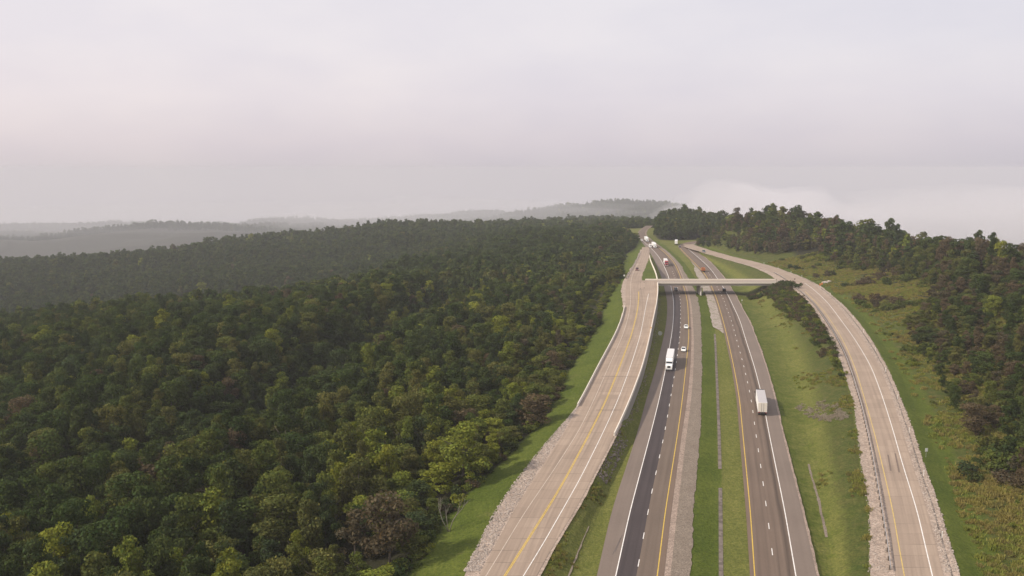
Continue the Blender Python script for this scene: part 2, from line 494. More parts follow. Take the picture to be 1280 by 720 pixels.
M['pale_gravel'] = gravel_mat('pale_gravel', (0.3994, 0.3101, 0.25), dirt=(.15, .11, .085), scale=3.0)
M['rock'] = paint('rock', (.42, .36, .32), .9, .25)
M['rock_dark'] = gravel_mat('dark_riprap', (0.16, 0.132, 0.112), scale=.9)
M['barrier'] = paint('barrier_concrete', (0.722, 0.646, 0.5605), .8, .12)
M['wall'] = paint('wall_concrete', (0.315, 0.279, 0.252), .85, .15)
M['girder'] = paint('girder_concrete', (.58, .53, .48), .8, .12)


def line_mat(name, col, gap=.35):
    m, nt, out = new_mat(name)
    p = pos(nt)
    n = noise_node(nt, p, .9, 5, .7)
    c = mix(nt, ramp_node(nt, n, .42, .75), col, tuple(v * (1 - gap) for v in col))
    finish(nt, out, c, .7)
    return m


M['white_line'] = line_mat('white_paint', (.78, .74, .7))
M['faint_line'] = line_mat('worn_white_paint', (.56, .46, .38))
M['yellow_line'] = line_mat('yellow_paint', (.62, .42, .07))
M['faint_yellow'] = line_mat('worn_yellow_paint', (.60, .43, .14))


def ground_mat():
    m, nt, out = new_mat('ground_cover')
    p = pos(nt)
    at = N(nt, 'ShaderNodeAttribute', attribute_name='zone')
    sc = N(nt, 'ShaderNodeSeparateColor')
    L(nt, at.outputs['Color'], sc.inputs[0])
    nb = noise_node(nt, p, .045, 5, .65)
    nm = noise_node(nt, p, .33, 5, .7)
    nf = noise_node(nt, p, 1.9, 4, .75)
    nfs = noise_node(nt, p, 1.0, 4, .7, (2.4, .22, 1))
    lush = mix(nt, ramp_node(nt, nb, .3, .7), (.092, .118, .020), (.142, .158, .032))
    dry = mix(nt, ramp_node(nt, nb, .3, .7), (.150, .155, .042), (.205, .19, .06))
    scrub = mix(nt, ramp_node(nt, nm, .35, .65), (.070, .092, .022), (.14, .125, .045))
    scrub = mix(nt, ramp_node(nt, nb, .5, .66), scrub, (.10, .11, .028))
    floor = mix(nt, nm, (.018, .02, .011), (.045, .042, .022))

    def edge(ch, nz, k=.7):
        f = math_n(nt, 'ADD', ch, math_n(nt, 'MULTIPLY', math_n(nt, 'SUBTRACT', nz, .5), k))
        return ramp_node(nt, f, .32, .68)
    c = mix(nt, edge(math_n(nt, 'ADD', sc.outputs[1], .14), nm, 1.5), lush, dry)
    c = mix(nt, edge(sc.outputs[2], nm, 1.0), c, scrub)
    # bare earthy spots in the mown grass
    bare = ramp_node(nt, noise_node(nt, p, .13, 7, .75), .60, .70)
    c = mix(nt, math_n(nt, 'MULTIPLY', bare, .5), c, (.2, .16, .085))
    c = mix(nt, ramp_node(nt, nf, .3, .72), mix(nt, 1.0, c, (.52, .56, .48), 'MULTIPLY'), mix(nt, 1.0, c, (1.3, 1.26, 1.2), 'MULTIPLY'))
    nq = noise_node(nt, p, .62, 5, .75)
    c = mix(nt, ramp_node(nt, nq, .34, .7), mix(nt, 1.0, c, (.70, .78, .66), 'MULTIPLY'), c)
    c = mix(nt, ramp_node(nt, nfs, .35, .68), c, mix(nt, 1.0, c, (.80, .84, .78), 'MULTIPLY'))
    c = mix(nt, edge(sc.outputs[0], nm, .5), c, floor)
    finish(nt, out, c, .95, nf, .8, .35, spec=.1)
    return m


M['ground'] = ground_mat()


def leaf_mat(name, cols, trans=.28):
    """cols: colours a tree can have; each tree takes one, each clump shifts a little"""
    m, nt, out = new_mat(name)
    oi = N(nt, 'ShaderNodeObjectInfo')
    r = N(nt, 'ShaderNodeValToRGB')
    el = r.color_ramp.elements
    while len(el) < len(cols):
        el.new(.5)
    for i, c in enumerate(cols):
        el[i].position = i / max(1, len(cols) - 1)
        el[i].color = (*c, 1)
    L(nt, oi.outputs['Random'], r.inputs[0])
    at = N(nt, 'ShaderNodeAttribute', attribute_name='tint')
    c = mix(nt, 1.0, r.outputs[0], at.outputs['Color'], 'MULTIPLY')
    d = N(nt, 'ShaderNodeBsdfDiffuse')
    t = N(nt, 'ShaderNodeBsdfTranslucent')
    L(nt, c, d.inputs[0])
    L(nt, mix(nt, 1.0, c, (1.15, 1.1, .6), 'MULTIPLY'), t.inputs[0])
    ms = N(nt, 'ShaderNodeMixShader')
    ms.inputs[0].default_value = trans
    L(nt, d.outputs[0], ms.inputs[1])
    L(nt, t.outputs[0], ms.inputs[2])
    L(nt, ms.outputs[0], out.inputs['Surface'])
    return m


LEAF = {
    'dark': leaf_mat('dark_leaves', [(.040, .060, .020), (.050, .072, .022), (.064, .084, .025), (.046, .064, .029), (.074, .092, .025)]),
    'olive': leaf_mat('olive_leaves', [(.086, .106, .027), (.105, .120, .030), (.096, .100, .033), (.118, .116, .036)]),
    'bright': leaf_mat('yellow_green_leaves', [(.150, .175, .03), (.18, .19, .03), (.13, .16, .034)]),
    'brown': leaf_mat('rusty_leaves', [(.098, .078, .046), (.11, .082, .05), (.085, .075, .046), (.10, .07, .044)]),
    'gold': leaf_mat('golden_weed_leaves', [(.24, .215, .06), (.27, .22, .075), (.20, .17, .058)]),
    'grey': leaf_mat('dead_weed_leaves', [(.30, .26, .22), (.34, .29, .235)]),
    'weed': leaf_mat('weed_leaves', [(.18, .21, .042), (.225, .225, .055), (.26, .235, .07), (.19, .16, .065), (.15, .195, .042)]),
    'shrub': leaf_mat('shrub_leaves', [(.085, .115, .026), (.11, .13, .03), (.075, .098, .026), (.12, .12, .036)]),
}
M['bark'] = paint('bark', (.10, .082, .066), .95, .3)
M['dead_wood'] = paint('dead_wood', (.20, .18, .145), .95, .2)


# ------------------------------------------------------------------ mesh helpers
def tag(o, label=None, cat=None, group=None, kind=None):
    if label:
        o['label'] = label
    if cat:
        o['category'] = cat
    if group:
        o['group'] = group
    if kind:
        o['kind'] = kind
    return o


def empty(name, loc=(0, 0, 0), rz=0.0):
    o = bpy.data.objects.new(name, None)
    COL.objects.link(o)
    o.location = loc
    o.rotation_euler = (0, 0, rz)
    o.empty_display_size = .5
    return o


class MB:
    def __init__(self):
        self.v, self.f, self.m, self.mats = [], [], [], []

    def mi(self, mat):
        if mat not in self.mats:
            self.mats.append(mat)
        return self.mats.index(mat)

    def add(self, verts, faces, mat):
        b = len(self.v)
        k = self.mi(mat)
        self.v += [tuple(p) for p in verts]
        self.f += [tuple(i + b for i in f) for f in faces]
        self.m += [k] * len(faces)

    def box(self, c, s, mat, taper=None, rot=None):
        """box at centre c with size s; taper=(tx,ty) scales the top"""
        tx, ty = taper or (1, 1)
        vs = []
        for z in (-.5, .5):
            kx, ky = (tx, ty) if z > 0 else (1, 1)
            for x, y in ((-.5, -.5), (.5, -.5), (.5, .5), (-.5, .5)):
                p = Vector((x * s[0] * kx, y * s[1] * ky, z * s[2]))
                if rot is not None:
                    p = rot @ p
                vs.append(p + Vector(c))
        self.add(vs, [(3, 2, 1, 0), (4, 5, 6, 7), (0, 1, 5, 4), (1, 2, 6, 5), (2, 3, 7, 6), (3, 0, 4, 7)], mat)

    def tube(self, pts, rads, mat, n=7):
        pts = [Vector(p) for p in pts]
        rings = []
        for i, p in enumerate(pts):
            t = (pts[min(i + 1, len(pts) - 1)] - pts[max(i - 1, 0)]).normalized()
            a = t.orthogonal().normalized()
            b = t.cross(a)
            rings.append([p + (a * math.cos(2 * PI * k / n) + b * math.sin(2 * PI * k / n)) * rads[i] for k in range(n)])
        vs = [q for r in rings for q in r]
        fs = []
        for i in range(len(pts) - 1):
            for k in range(n):
                fs.append((i * n + k, i * n + (k + 1) % n, (i + 1) * n + (k + 1) % n, (i + 1) * n + k))
        fs.append(tuple(range(n))[::-1])
        fs.append(tuple((len(pts) - 1) * n + k for k in range(n)))
        self.add(vs, fs, mat)

    def prism(self, prof, x0, x1, mat, axis='x'):
        """profile in (y,z) pulled along x"""
        n = len(prof)
        vs = [(x0, a, b) for a, b in prof] + [(x1, a, b) for a, b in prof]
        fs = [(i, (i + 1) % n, n + (i + 1) % n, n + i) for i in range(n)]
        fs += [tuple(range(n))[::-1], tuple(range(n, 2 * n))]
        self.add(vs, fs, mat)

    def build(self, name, parent=None, smooth=False, bevel=0.0):
        me = bpy.data.meshes.new(name)
        me.from_pydata(self.v, [], self.f)
        for m in self.mats:
            me.materials.append(m)
        me.polygons.foreach_set('material_index', self.m)
        bm = bmesh.new()
        bm.from_mesh(me)
        bmesh.ops.recalc_face_normals(bm, faces=bm.faces)
        if bevel:
            bmesh.ops.bevel(bm, geom=[e for e in bm.edges], offset=bevel, segments=2, affect='EDGES', clamp_overlap=True)
        bm.to_mesh(me)
        bm.free()
        if smooth:
            me.polygons.foreach_set('use_smooth', [True] * len(me.polygons))
        o = bpy.data.objects.new(name, me)
        COL.objects.link(o)
        if parent:
            o.parent = parent
        return o


def np_mesh(name, verts, faces, mats, midx=None, smooth=False):
    me = bpy.data.meshes.new(name)
    me.from_pydata(verts.tolist() if hasattr(verts, 'tolist') else verts, [], faces.tolist() if hasattr(faces, 'tolist') else faces)
    for m in mats:
        me.materials.append(m)
    if midx is not None:
        me.polygons.foreach_set('material_index', np.asarray(midx, dtype=np.int32))
    if smooth:
        me.polygons.foreach_set('use_smooth', [True] * len(me.polygons))
    return me


# ------------------------------------------------------------------ ground sheet
def build_ground():
    Y = ROWS
    A, B, C, G, R0, D, E, Fx = corridor(Y)
    W = 260 + 1.02 * np.maximum(Y, 0)
    cols = []
    for s in np.linspace(1, 0, 110):
        cols.append(A - (W + np.maximum(A, 0)) * s ** 1.7)
    cols.append(A + .001)
    cols.append(B)
    cols.append(B + .31)
    for s in np.linspace(0.06, 1, 10):
        cols.append(B + .31 + np.maximum(C - B - .32, .01) * s)
    cols.append(C + .002)
    cols.append(G)
    for s in np.linspace(0.02, 1, 11):
        cols.append(G + (R0 - G) * s)
    cols.append(R0 + .01)
    for s in np.linspace(0, 1, 16):
        cols.append(D + (E - D) * s)
    cols.append(E + .01)
    for s in np.linspace(0, 1, 90):
        cols.append(Fx + .01 + (W * .95) * s ** 1.7)
    Xc = np.stack(mono(cols, .0005), 1)
    nr, nc = Xc.shape
    Yc = np.repeat(Y[:, None], nc, 1)
    Z = height(Xc, Yc)
    verts = np.stack([Xc, Yc, Z], -1).reshape(-1, 3)
    i = np.arange(nr - 1)[:, None] * nc + np.arange(nc - 1)[None, :]
    faces = np.stack([i, i + 1, i + nc + 1, i + nc], -1).reshape(-1, 4)
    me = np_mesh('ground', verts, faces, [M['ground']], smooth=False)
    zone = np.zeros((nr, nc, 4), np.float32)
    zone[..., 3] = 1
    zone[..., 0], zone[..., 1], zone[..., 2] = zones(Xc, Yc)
    ca = me.color_attributes.new('zone', 'FLOAT_COLOR', 'POINT')
    ca.data.foreach_set('color', zone.reshape(-1))
    o = bpy.data.objects.new('ground', me)
    COL.objects.link(o)
    tag(o, kind='structure')


verge_px = np.array([(300, 800), (310, 795), (318, 780), (330, 777), (345, 779), (352, 776), (370, 762), (385, 756), (400, 752), (420, 737), (445, 722), (470, 706), (500, 695), (535, 668), (570, 636), (600, 600), (640, 558), (680, 532), (720, 508), (760, 486)], float)


def verge_left(Y):
    """left limit of the mown verge"""
    Yc = np.maximum(Y, 140)
    z = zL(Yc) - 1.2
    px = np.interp(img_y(Yc, z), verge_px[:, 0], verge_px[:, 1])
    return np.minimum((px - 640) * depth(Yc, z) / F, la_grav(Y) - .5)


def zones(X, Y):
    A, B, C, G, R0, D, E, Fx = corridor(Y)
    V = verge_left(Y)
    e = X - Fx
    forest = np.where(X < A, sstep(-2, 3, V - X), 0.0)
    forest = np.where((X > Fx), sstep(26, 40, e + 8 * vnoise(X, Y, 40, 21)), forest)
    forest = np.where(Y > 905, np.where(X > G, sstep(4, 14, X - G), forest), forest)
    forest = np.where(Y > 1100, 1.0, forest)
    dit = ditch_e(Y)
    dry = np.where((X > dit) & (X < R0 + 1), .95, 0.0)
    dry = np.where((X > B) & (X < C), .8, dry)
    ts = (X - D) / np.maximum(E - D, .1)
    inslope = (X > D) & (X < E)
    dry = np.where(inslope, .30 + .5 * np.clip(ts, 0, 1), dry)
    scrub = np.where(inslope, sstep(.35, .85, ts) * .8 + .14, 0.0)
    scrub = np.where(X > Fx, sstep(5, 12, e), scrub)
    scrub = np.where((X > B) & (X < C), .14, scrub)
    return forest, dry, scrub


build_ground()


# ------------------------------------------------------------------ roads
def rough(edge, amp, seed, wl=2.5, side=1):
    def f(Y):
        Y = np.asarray(Y, float)
        k = np.clip(Y / 350, .6, 1.6)
        return edge(Y) + side * amp * k * (np.abs(vnoise(Y, Y * 0, wl, seed)) + .5 * vnoise(Y, Y * 0, wl * 4, seed + 1))
    return f


def off(edge, m):
    return lambda Y: edge(Y) + m


def rows_between(y0, y1, extra=()):
    r = ROWS[(ROWS >= y0) & (ROWS <= y1)]
    return np.unique(np.concatenate([[y0], r, [y1], np.asarray(extra, float)])) if len(extra) else np.unique(np.concatenate([[y0], r, [y1]]))


def strip(name, edges, zf, dz, mats, Y0=-60, Y1=1100, kind='structure', crown=0.0):
    """one sheet with a column along every edge; band k between edges k and k+1 takes mats[k]"""
    Y = rows_between(Y0, Y1)
    cs = mono([e(Y) for e in edges], .01)
    n = len(cs)
    z = zf(Y) + dz
    # length along the road
    mid = (cs[0] + cs[-1]) / 2
    v = np.concatenate([[0], np.cumsum(np.hypot(np.diff(mid), np.diff(Y)))])
    X = np.stack(cs, 1)
    verts = np.stack([X, np.repeat(Y[:, None], n, 1), np.repeat(z[:, None], n, 1)], -1).reshape(-1, 3)
    nr = len(Y)
    i = np.arange(nr - 1)[:, None] * n + np.arange(n - 1)[None, :]
    faces = np.stack([i, i + 1, i + n + 1, i + n], -1).reshape(-1, 4)
    ul = []
    for m_ in mats:
        if m_ not in ul:
            ul.append(m_)
    midx = np.tile([ul.index(m_) for m_ in mats], nr - 1)
    me = np_mesh(name, verts, faces, ul, midx)
    uv = me.uv_layers.new(name='road')
    # across in metres from the band's left edge, along in metres
    U = np.zeros((nr - 1, n - 1, 4, 2), np.float32)
    wid = np.diff(X, axis=1)
    U[:, :, 1, 0] = wid[:-1]
    U[:, :, 2, 0] = wid[1:]
    U[:, :, 0, 1] = v[:-1, None]
    U[:, :, 1, 1] = v[:-1, None]
    U[:, :, 2, 1] = v[1:, None]
    U[:, :, 3, 1] = v[1:, None]
    uv.data.foreach_set('uv', U.reshape(-1))
    o = bpy.data.objects.new(name, me)
    COL.objects.link(o)
    if kind:
        o['kind'] = kind
    return o


YL_END = l_edge.Ymax - 1
YR_END = r_in.Ymax - .5
strip('southbound_road', [l_edge, l_white, l_dash, l_yellow, l_pave], zH, 0.0,
      [M['shoulder'], M['asphalt_dark'], M['lane_brown'], M['inner_shoulder']], Y1=505)
strip('southbound_road', [l_edge, l_white, l_yellow, l_pave], zH, 0.0,
      [M['shoulder'], M['lane_grey'], M['inner_shoulder']], Y0=505, Y1=YL_END)
strip('northbound_road', [r_in, r_yellow, r_white, r_pave], zH, 0.0,
      [M['inner_shoulder'], M['lane_grey'], M['shoulder']], Y1=YR_END)
strip('left_ramp_road', [la_edge, lb_edge], zL, 0.02, [M['conc']], Y1=float(row_Y(309)))
strip('right_ramp_road', [ra_edge, rb_edge], zR, 0.02, [M['conc2']], Y1=float(row_Y(306)))
# gravel beside the roads
strip('gravel_shoulder', [l_pave, l_strip, rough(l_gravel, .55, 31)], zH, -.03, [M['fine_gravel'], M['gravel']], Y1=YL_END)
strip('gravel_shoulder', [r_pave, rough(off(r_pave, .45), .35, 33)], zH, -.03, [M['fine_gravel']], Y1=float(row_Y(310)))
strip('gravel_shoulder', [rough(la_grav, -.45, 35), la_edge], zL, -.03, [M['pale_gravel']], Y1=float(row_Y(312)))
strip('gravel_shoulder', [lb_edge, rough(off(lb_edge, .55), .3, 36)], zL, -.03, [M['pale_gravel']], Y1=235)
strip('gravel_shoulder', [rough(ra_grav, -.7, 37), ra_edge], zR, -.03, [M['pale_gravel']], Y1=float(row_Y(308)))
gut = lambda Y: rb_edge(Y) + (rb_out(Y) - rb_edge(Y)) * .46
gut2 = lambda Y: rb_edge(Y) + (rb_out(Y) - rb_edge(Y)) * .60
strip('gravel_shoulder', [rb_edge, rough(gut, .18, 38, 3), rough(gut2, .18, 39, 3), rough(rb_out, .5, 40)], zR, -.03, [M['pale_gravel'], M['rock_dark'], M['pale_gravel']], Y1=float(row_Y(306)))
# bare stony patch in the median by the bridge
mp0 = lambda Y: r_in(Y) - 3.9 * sstep(386, 402, Y) * (1 - sstep(600, 680, Y)) - .3
M['patch_gravel'] = gravel_mat('patchy_gravel', (.36, .30, .26), dirt=(.14, .115, .07), scale=4.0, grass=(.11, .125, .035))
strip('gravel_patch', [rough(mp0, -.8, 41, 5), r_in], zH, -.035, [M['patch_gravel']], Y0=384, Y1=690)
# concrete ditch lining down the median
strip('median_ditch', [off(ditch_e, -.42), off(ditch_e, .42)], zH, -.58, [M['rock_dark']], Y0=-60, Y1=195)
strip('median_ditch', [off(ditch_e, -.42), off(ditch_e, .42)], zH, -.58, [M['rock_dark']], Y0=208, Y1=385)
# stony ditches beside the northbound road and beside the left ramp
sd = lambda Y: r_pave(Y) + (ra_grav(Y) - r_pave(Y)) * .30 + .8 * vnoise(Y, Y * 0, 25, 51)


def sd_z(Y):
    return height(sd(Y), Y) + .02


strip('stony_ditch', [rough(off(sd, -.15), -.4, 52, 2.5), rough(off(sd, .15), .4, 53, 2.5)], sd_z, .05, [M['gravel']], Y0=168, Y1=212)
ld = lambda Y: l_edge(Y) - (l_edge(Y) - lb_edge(Y)) * .52
strip('stony_ditch', [rough(off(ld, -.12), -.4, 54, 2.5), rough(off(ld, .12), .4, 55, 2.5)], lambda Y: height(ld(Y), Y), .05, [M['gravel']], Y0=130, Y1=172)

# painted lines
LW = .16
def line(edge, zf, mat, w=LW, Y0=-60, Y1=1000, dz=.012):
    def a(Y):
        return edge(Y) - w / 2 * np.clip(Y / 420, 1, 1.5)
    def b(Y):
        return edge(Y) + w / 2 * np.clip(Y / 420, 1, 1.5)
    return strip('road_marking', [a, b], zf, dz, [mat], Y0, Y1)


line(off(l_white, -.05), zH, M['white_line'], .2, Y1=900)
line(off(l_yellow, .08), zH, M['yellow_line'], .2, Y1=900)
line(off(r_yellow, -.08), zH, M['yellow_line'], .2, Y1=800)
line(off(r_white, .05), zH, M['white_line'], .2, Y1=800)
line(la_white, zL, M['faint_line'], .15, Y1=640, dz=.032)
line(off(la_yellow, -.14), zL, M['yellow_line'], .16, Y1=470, dz=.032)
line(off(la_yellow, .14), zL, M['yellow_line'], .16, Y1=470, dz=.032)
line(lb_white, zL, M['white_line'], .17, Y1=462, dz=.032)
line(ra_yellow, zR, M['faint_yellow'], .2, Y1=470, dz=.032)
line(rb_white, zR, M['white_line'], .2, Y1=505, dz=.032)


def dashes(edge, first, Y1=620):
    verts, faces = [], []
    Y = first
    while Y < Y1:
        a, b = Y, Y + 3.05
        w = .085 * float(np.clip(Y / 420, 1, 1.4))
        k = len(verts)
        for yy, sx in ((a, -1), (a, 1), (b, 1), (b, -1)):
            verts.append((float(edge(yy)) + sx * w, yy, .012))
        faces.append((k, k + 1, k + 2, k + 3))
        Y += 12.19
    me = np_mesh('road_marking', verts, faces, [M['white_line']])
    o = bpy.data.objects.new('road_marking', me)
    COL.objects.link(o)
    o['kind'] = 'structure'


dashes(l_dash, float(row_Y(703.7)) - 1.5 - 12.19 * 16)
dashes(r_dash, float(row_Y(689.7)) - 1.5 - 12.19 * 16)

# ------------------------------------------------------------------ light, sky and air
SUN_EL, SUN_AZ = math.radians(35), math.radians(270 - 18)      # azimuth clockwise from +Y: the sun stands to the left, a little behind the viewer
world = bpy.data.worlds.new('World')
S.world = world
world.use_nodes = True
wt = world.node_tree
for n in list(wt.nodes):
    wt.nodes.remove(n)
wo = N(wt, 'ShaderNodeOutputWorld')
bg = N(wt, 'ShaderNodeBackground')
bg.inputs['Strength'].default_value = .1
sky = N(wt, 'ShaderNodeTexSky', sky_type='NISHITA')
sky.sun_disc = False
sky.sun_elevation = SUN_EL
sky.sun_rotation = SUN_AZ
sky.air_density = 1.0
sky.dust_density = 3.0
tc = N(wt, 'ShaderNodeTexCoord')
sp = N(wt, 'ShaderNodeSeparateXYZ')
L(wt, tc.outputs['Generated'], sp.inputs[0])
# the overcast: a soft grey lilac sheet, a little darker and pinker low down, with faint wide banks
elev = N(wt, 'ShaderNodeValToRGB')
els = elev.color_ramp.elements
els[0].position, els[0].color = 0.0, (5.5, 5.12, 5.27, 1)
els[1].position, els[1].color = .6, (6.9, 6.9, 7.1, 1)
for p_, c_ in ((.03, (6.15, 5.68, 5.82, 1)), (.075, (6.75, 6.32, 6.46, 1)), (.13, (6.95, 6.66, 6.82, 1)), (.24, (7.0, 6.85, 7.05, 1))):
    e_ = els.new(p_)
    e_.color = c_
L(wt, sp.outputs[2], elev.inputs[0])
wmap = N(wt, 'ShaderNodeMapping')
wmap.inputs['Scale'].default_value = (1, 1, 2.4)
L(wt, tc.outputs['Generated'], wmap.inputs['Vector'])
cn = N(wt, 'ShaderNodeTexNoise')
cn.inputs['Scale'].default_value = 4.2
cn.inputs['Detail'].default_value = 6
cn.inputs['Roughness'].default_value = .5
L(wt, wmap.outputs[0], cn.inputs['Vector'])
cl = ramp_node(wt, cn.outputs['Fac'], .36, .66, (1.17, 1.165, 1.20, 1), (1.28, 1.265, 1.255, 1))
cloud = mix(wt, 1.0, elev.outputs[0], cl, 'MULTIPLY')
# the sheet is brighter and warmer towards the veiled sun, bluer away from it
side = ramp_node(wt, math_n(wt, 'ADD', math_n(wt, 'MULTIPLY', sp.outputs[0], .5), .5), .2, .8, (1.07, 1.045, 1.035, 1), (.93, .945, .985, 1))
cloud = mix(wt, 1.0, cloud, side, 'MULTIPLY')
skyc = mix(wt, .93, sky.outputs[0], cloud)
L(wt, skyc, bg.inputs['Color'])
L(wt, bg.outputs[0], wo.inputs['Surface'])

sd_ = bpy.data.lights.new('sun', 'SUN')
sd_.energy = 4.4
sd_.angle = math.radians(2.0)
sd_.color = (1.0, .90, .76)
sun = bpy.data.objects.new('sun', sd_)
COL.objects.link(sun)
dv = Vector((math.sin(SUN_AZ) * math.cos(SUN_EL), math.cos(SUN_AZ) * math.cos(SUN_EL), math.sin(SUN_EL)))
sun.rotation_euler = dv.to_track_quat('Z', 'Y').to_euler()
sun.location = (-300, 100, 300)

S.view_settings.view_transform = 'Standard'
S.view_settings.look = 'None'
S.view_settings.gamma = 1
S.view_settings.use_curve_mapping = False
S.view_settings.exposure = 0.0
S.cycles.max_bounces = 6
S.cycles.diffuse_bounces = 3
S.cycles.transparent_max_bounces = 8
S.cycles.volume_bounces = 4
S.cycles.use_denoising = True
try:
    S.cycles.denoiser = 'OPENIMAGEDENOISE'
    S.cycles.denoising_input_passes = 'RGB_ALBEDO_NORMAL'
except Exception:
    pass
S.cycles.use_adaptive_sampling = False

m, nt, out = new_mat('haze_air')
pv = N(nt, 'ShaderNodeVolumePrincipled')
pv.inputs['Color'].default_value = (.775, .77, .815, 1)
pv.inputs['Density'].default_value = .000125
pv.inputs['Anisotropy'].default_value = 0.0
L(nt, pv.outputs[0], out.inputs['Volume'])
hb = MB()
hb.box((0, 4200, -260), (20000, 9300, 680), m)
hz = hb.build('haze')
tag(hz, 'thin morning haze lying over the whole valley and highway', 'haze', kind='stuff')



def fog_bank(c, r, dens, seed, label):
    """a lumpy closed body of thick even mist"""
    bm = bmesh.new()
    bmesh.ops.create_icosphere(bm, subdivisions=5, radius=1)
    for v in bm.verts:
        q = v.co.normalized()
        k = 1 + .34 * mnoise.noise(q * 1.6 + Vector((seed * 3.1, 0, 0))) + .22 * mnoise.noise(q * 3.6 + Vector((0, seed * 2.3, 0))) + .10 * mnoise.noise(q * 8.5 + Vector((0, 0, seed)))
        v.co = Vector((q.x * r[0] * k, q.y * r[1] * k, q.z * r[2] * k)) + Vector(c)
    me = bpy.data.meshes.new('fog_bank')
    bm.to_mesh(me)
    bm.free()
    key = 'mist_%g' % dens
    mt = bpy.data.materials.get(key)
    if mt is None:
        mt, nt_, out_ = new_mat(key)
        vp = N(nt_, 'ShaderNodeVolumePrincipled')
        vp.inputs['Color'].default_value = (.88, .86, .885, 1)
        vp.inputs['Density'].default_value = dens
        vp.inputs['Anisotropy'].default_value = .1
        L(nt_, vp.outputs[0], out_.inputs['Volume'])
    me.materials.append(mt)
    o = bpy.data.objects.new('fog_bank', me)
    COL.objects.link(o)
    tag(o, label, 'fog', kind='stuff')


for k_, (kx, kz) in enumerate(((1.0, 1.0), (.86, .74), (1.12, .52))):
    fog_bank((1010 + 60 * k_, 1750 + 90 * k_, -62 - 8 * k_), (590 * kx, 520 * kx, 84 * kz), .0008, 1 + 6 * k_, 'pale fog bank spilling behind the right hill')
    fog_bank((1650 - 80 * k_, 2400 + 70 * k_, -84 - 8 * k_), (950 * kx, 650 * kx, 108 * kz), .0008, 3 + 5 * k_, 'fog bank behind the wooded hillside at the far right')
    fog_bank((520 + 18 * k_, 1900 - 60 * k_, -56 - 6 * k_), (200 * kx, 300 * kx, 92 * kz), .0036, 2 + 7 * k_, 'thin edge of the fog bank lying on the far end of the highway ridge')
fog_bank((-2000, 4900, -205), (2200, 900, 70), .0003, 4, 'low cloud resting on the far left hills')
fog_bank((-250, 4500, -150), (900, 700, 70), .0004, 5, 'mist in the far valley behind the second forest ridge')


# ------------------------------------------------------------------ placing things
def hit(px, py, zf=None, Y0=140, Y1=1300):
    """point of the ground (or of the road surface zf) seen at a place in the picture"""
    Ys = np.arange(Y0, Y1, .5)
    z = np.asarray(zf(Ys)) if zf is not None else None
    if z is None:
        z = Ys * 0
        for _ in range(3):
            Xs = (px - 640) * depth(Ys, z) / F
            z = height(Xs, Ys)
    yy = img_y(Ys, z)
    k = np.where((yy[:-1] >= py) & (yy[1:] < py))[0]
    k = k[0] if len(k) else np.argmin(np.abs(yy - py))
    Y = float(Ys[k])
    zz = float(z[k])
    return Vector(((px - 640) * float(depth(Y, zz)) / F, Y, zz))


def heading(edge, Y):
    d = float(edge(Y + 3) - edge(Y - 3))
    return math.atan2(-d, 6.0)


# ------------------------------------------------------------------ barriers, walls, bridge
def wall_along(name, edge, z0, z1, Y0, Y1, w0, w1, mat, parent=None, wtop=None):
    """solid wall following an edge: across from w0 to w1 metres off it, from z0(Y) to z1(Y)"""
    Y = rows_between(Y0, Y1)
    e = edge(Y)
    a0, a1 = z0(Y), z1(Y)
    t0, t1 = (w0, w1) if wtop is None else wtop
    n = len(Y)
    ring = np.stack([np.stack([e + w0, Y, a0], -1), np.stack([e + w1, Y, a0], -1), np.stack([e + t1, Y, a1], -1), np.stack([e + t0, Y, a1], -1)], 1).reshape(-1, 3)
    fs = []
    for i in range(n - 1):
        for k in range(4):
            fs.append((i * 4 + k, i * 4 + (k + 1) % 4, i * 4 + 4 + (k + 1) % 4, i * 4 + 4 + k))
    fs += [(0, 3, 2, 1), tuple((n - 1) * 4 + k for k in range(4))]
    b = MB()
    b.add(ring, fs, mat)
    return b.build(name, parent)


def yrow(py, zf):
    Y = 300.0
    for _ in range(40):
        Y = float(row_Y(py, float(zf(Y))))
    return Y


YB0, YB1 = 502.0, 516.5          # the bridge deck spans these distances
zdeck = 6.72
# left parapet of the ramp
o = wall_along('concrete_barrier', off(la_edge, -.3), lambda Y: zL(Y) - .4, lambda Y: zL(Y) + .85, yrow(508, zL), yrow(384, zL), -.5, .0, M['barrier'], wtop=(-.38, -.12))
tag(o, 'pale concrete barrier along the forest side of the curving ramp, ending at gravel', 'barrier')
# right: retaining wall carrying its own parapet
YW0, YW1 = 224.0, 716.0
root = empty('retaining_wall', (float(lb_edge(300)), 300, 0))
root_off = -root.location


def under(root, o):
    o.parent = root
    o.matrix_parent_inverse = root.matrix_basis.inverted()


bpy.context.view_layer.update()
for (a, b_) in ((YW0, YB0 - .05), (YB1 + .05, YW1)):
    w_ = wall_along('wall_panel', lb_edge, lambda Y: np.minimum(height(lb_edge(Y) + .6, Y), zL(Y) - .6) - .5, lambda Y: zL(Y) + .018, a, b_, .005, .3, M['wall'])
    under(root, w_)
    p_ = wall_along('parapet', lb_edge, lambda Y: zL(Y) + .02, lambda Y: zL(Y) + .95, a, b_, -.28, .26, M['barrier'], wtop=(-.12, .2))
    under(root, p_)
tag(root, 'long retaining wall with pale parapet on the highway side of the left ramp', 'retaining wall')

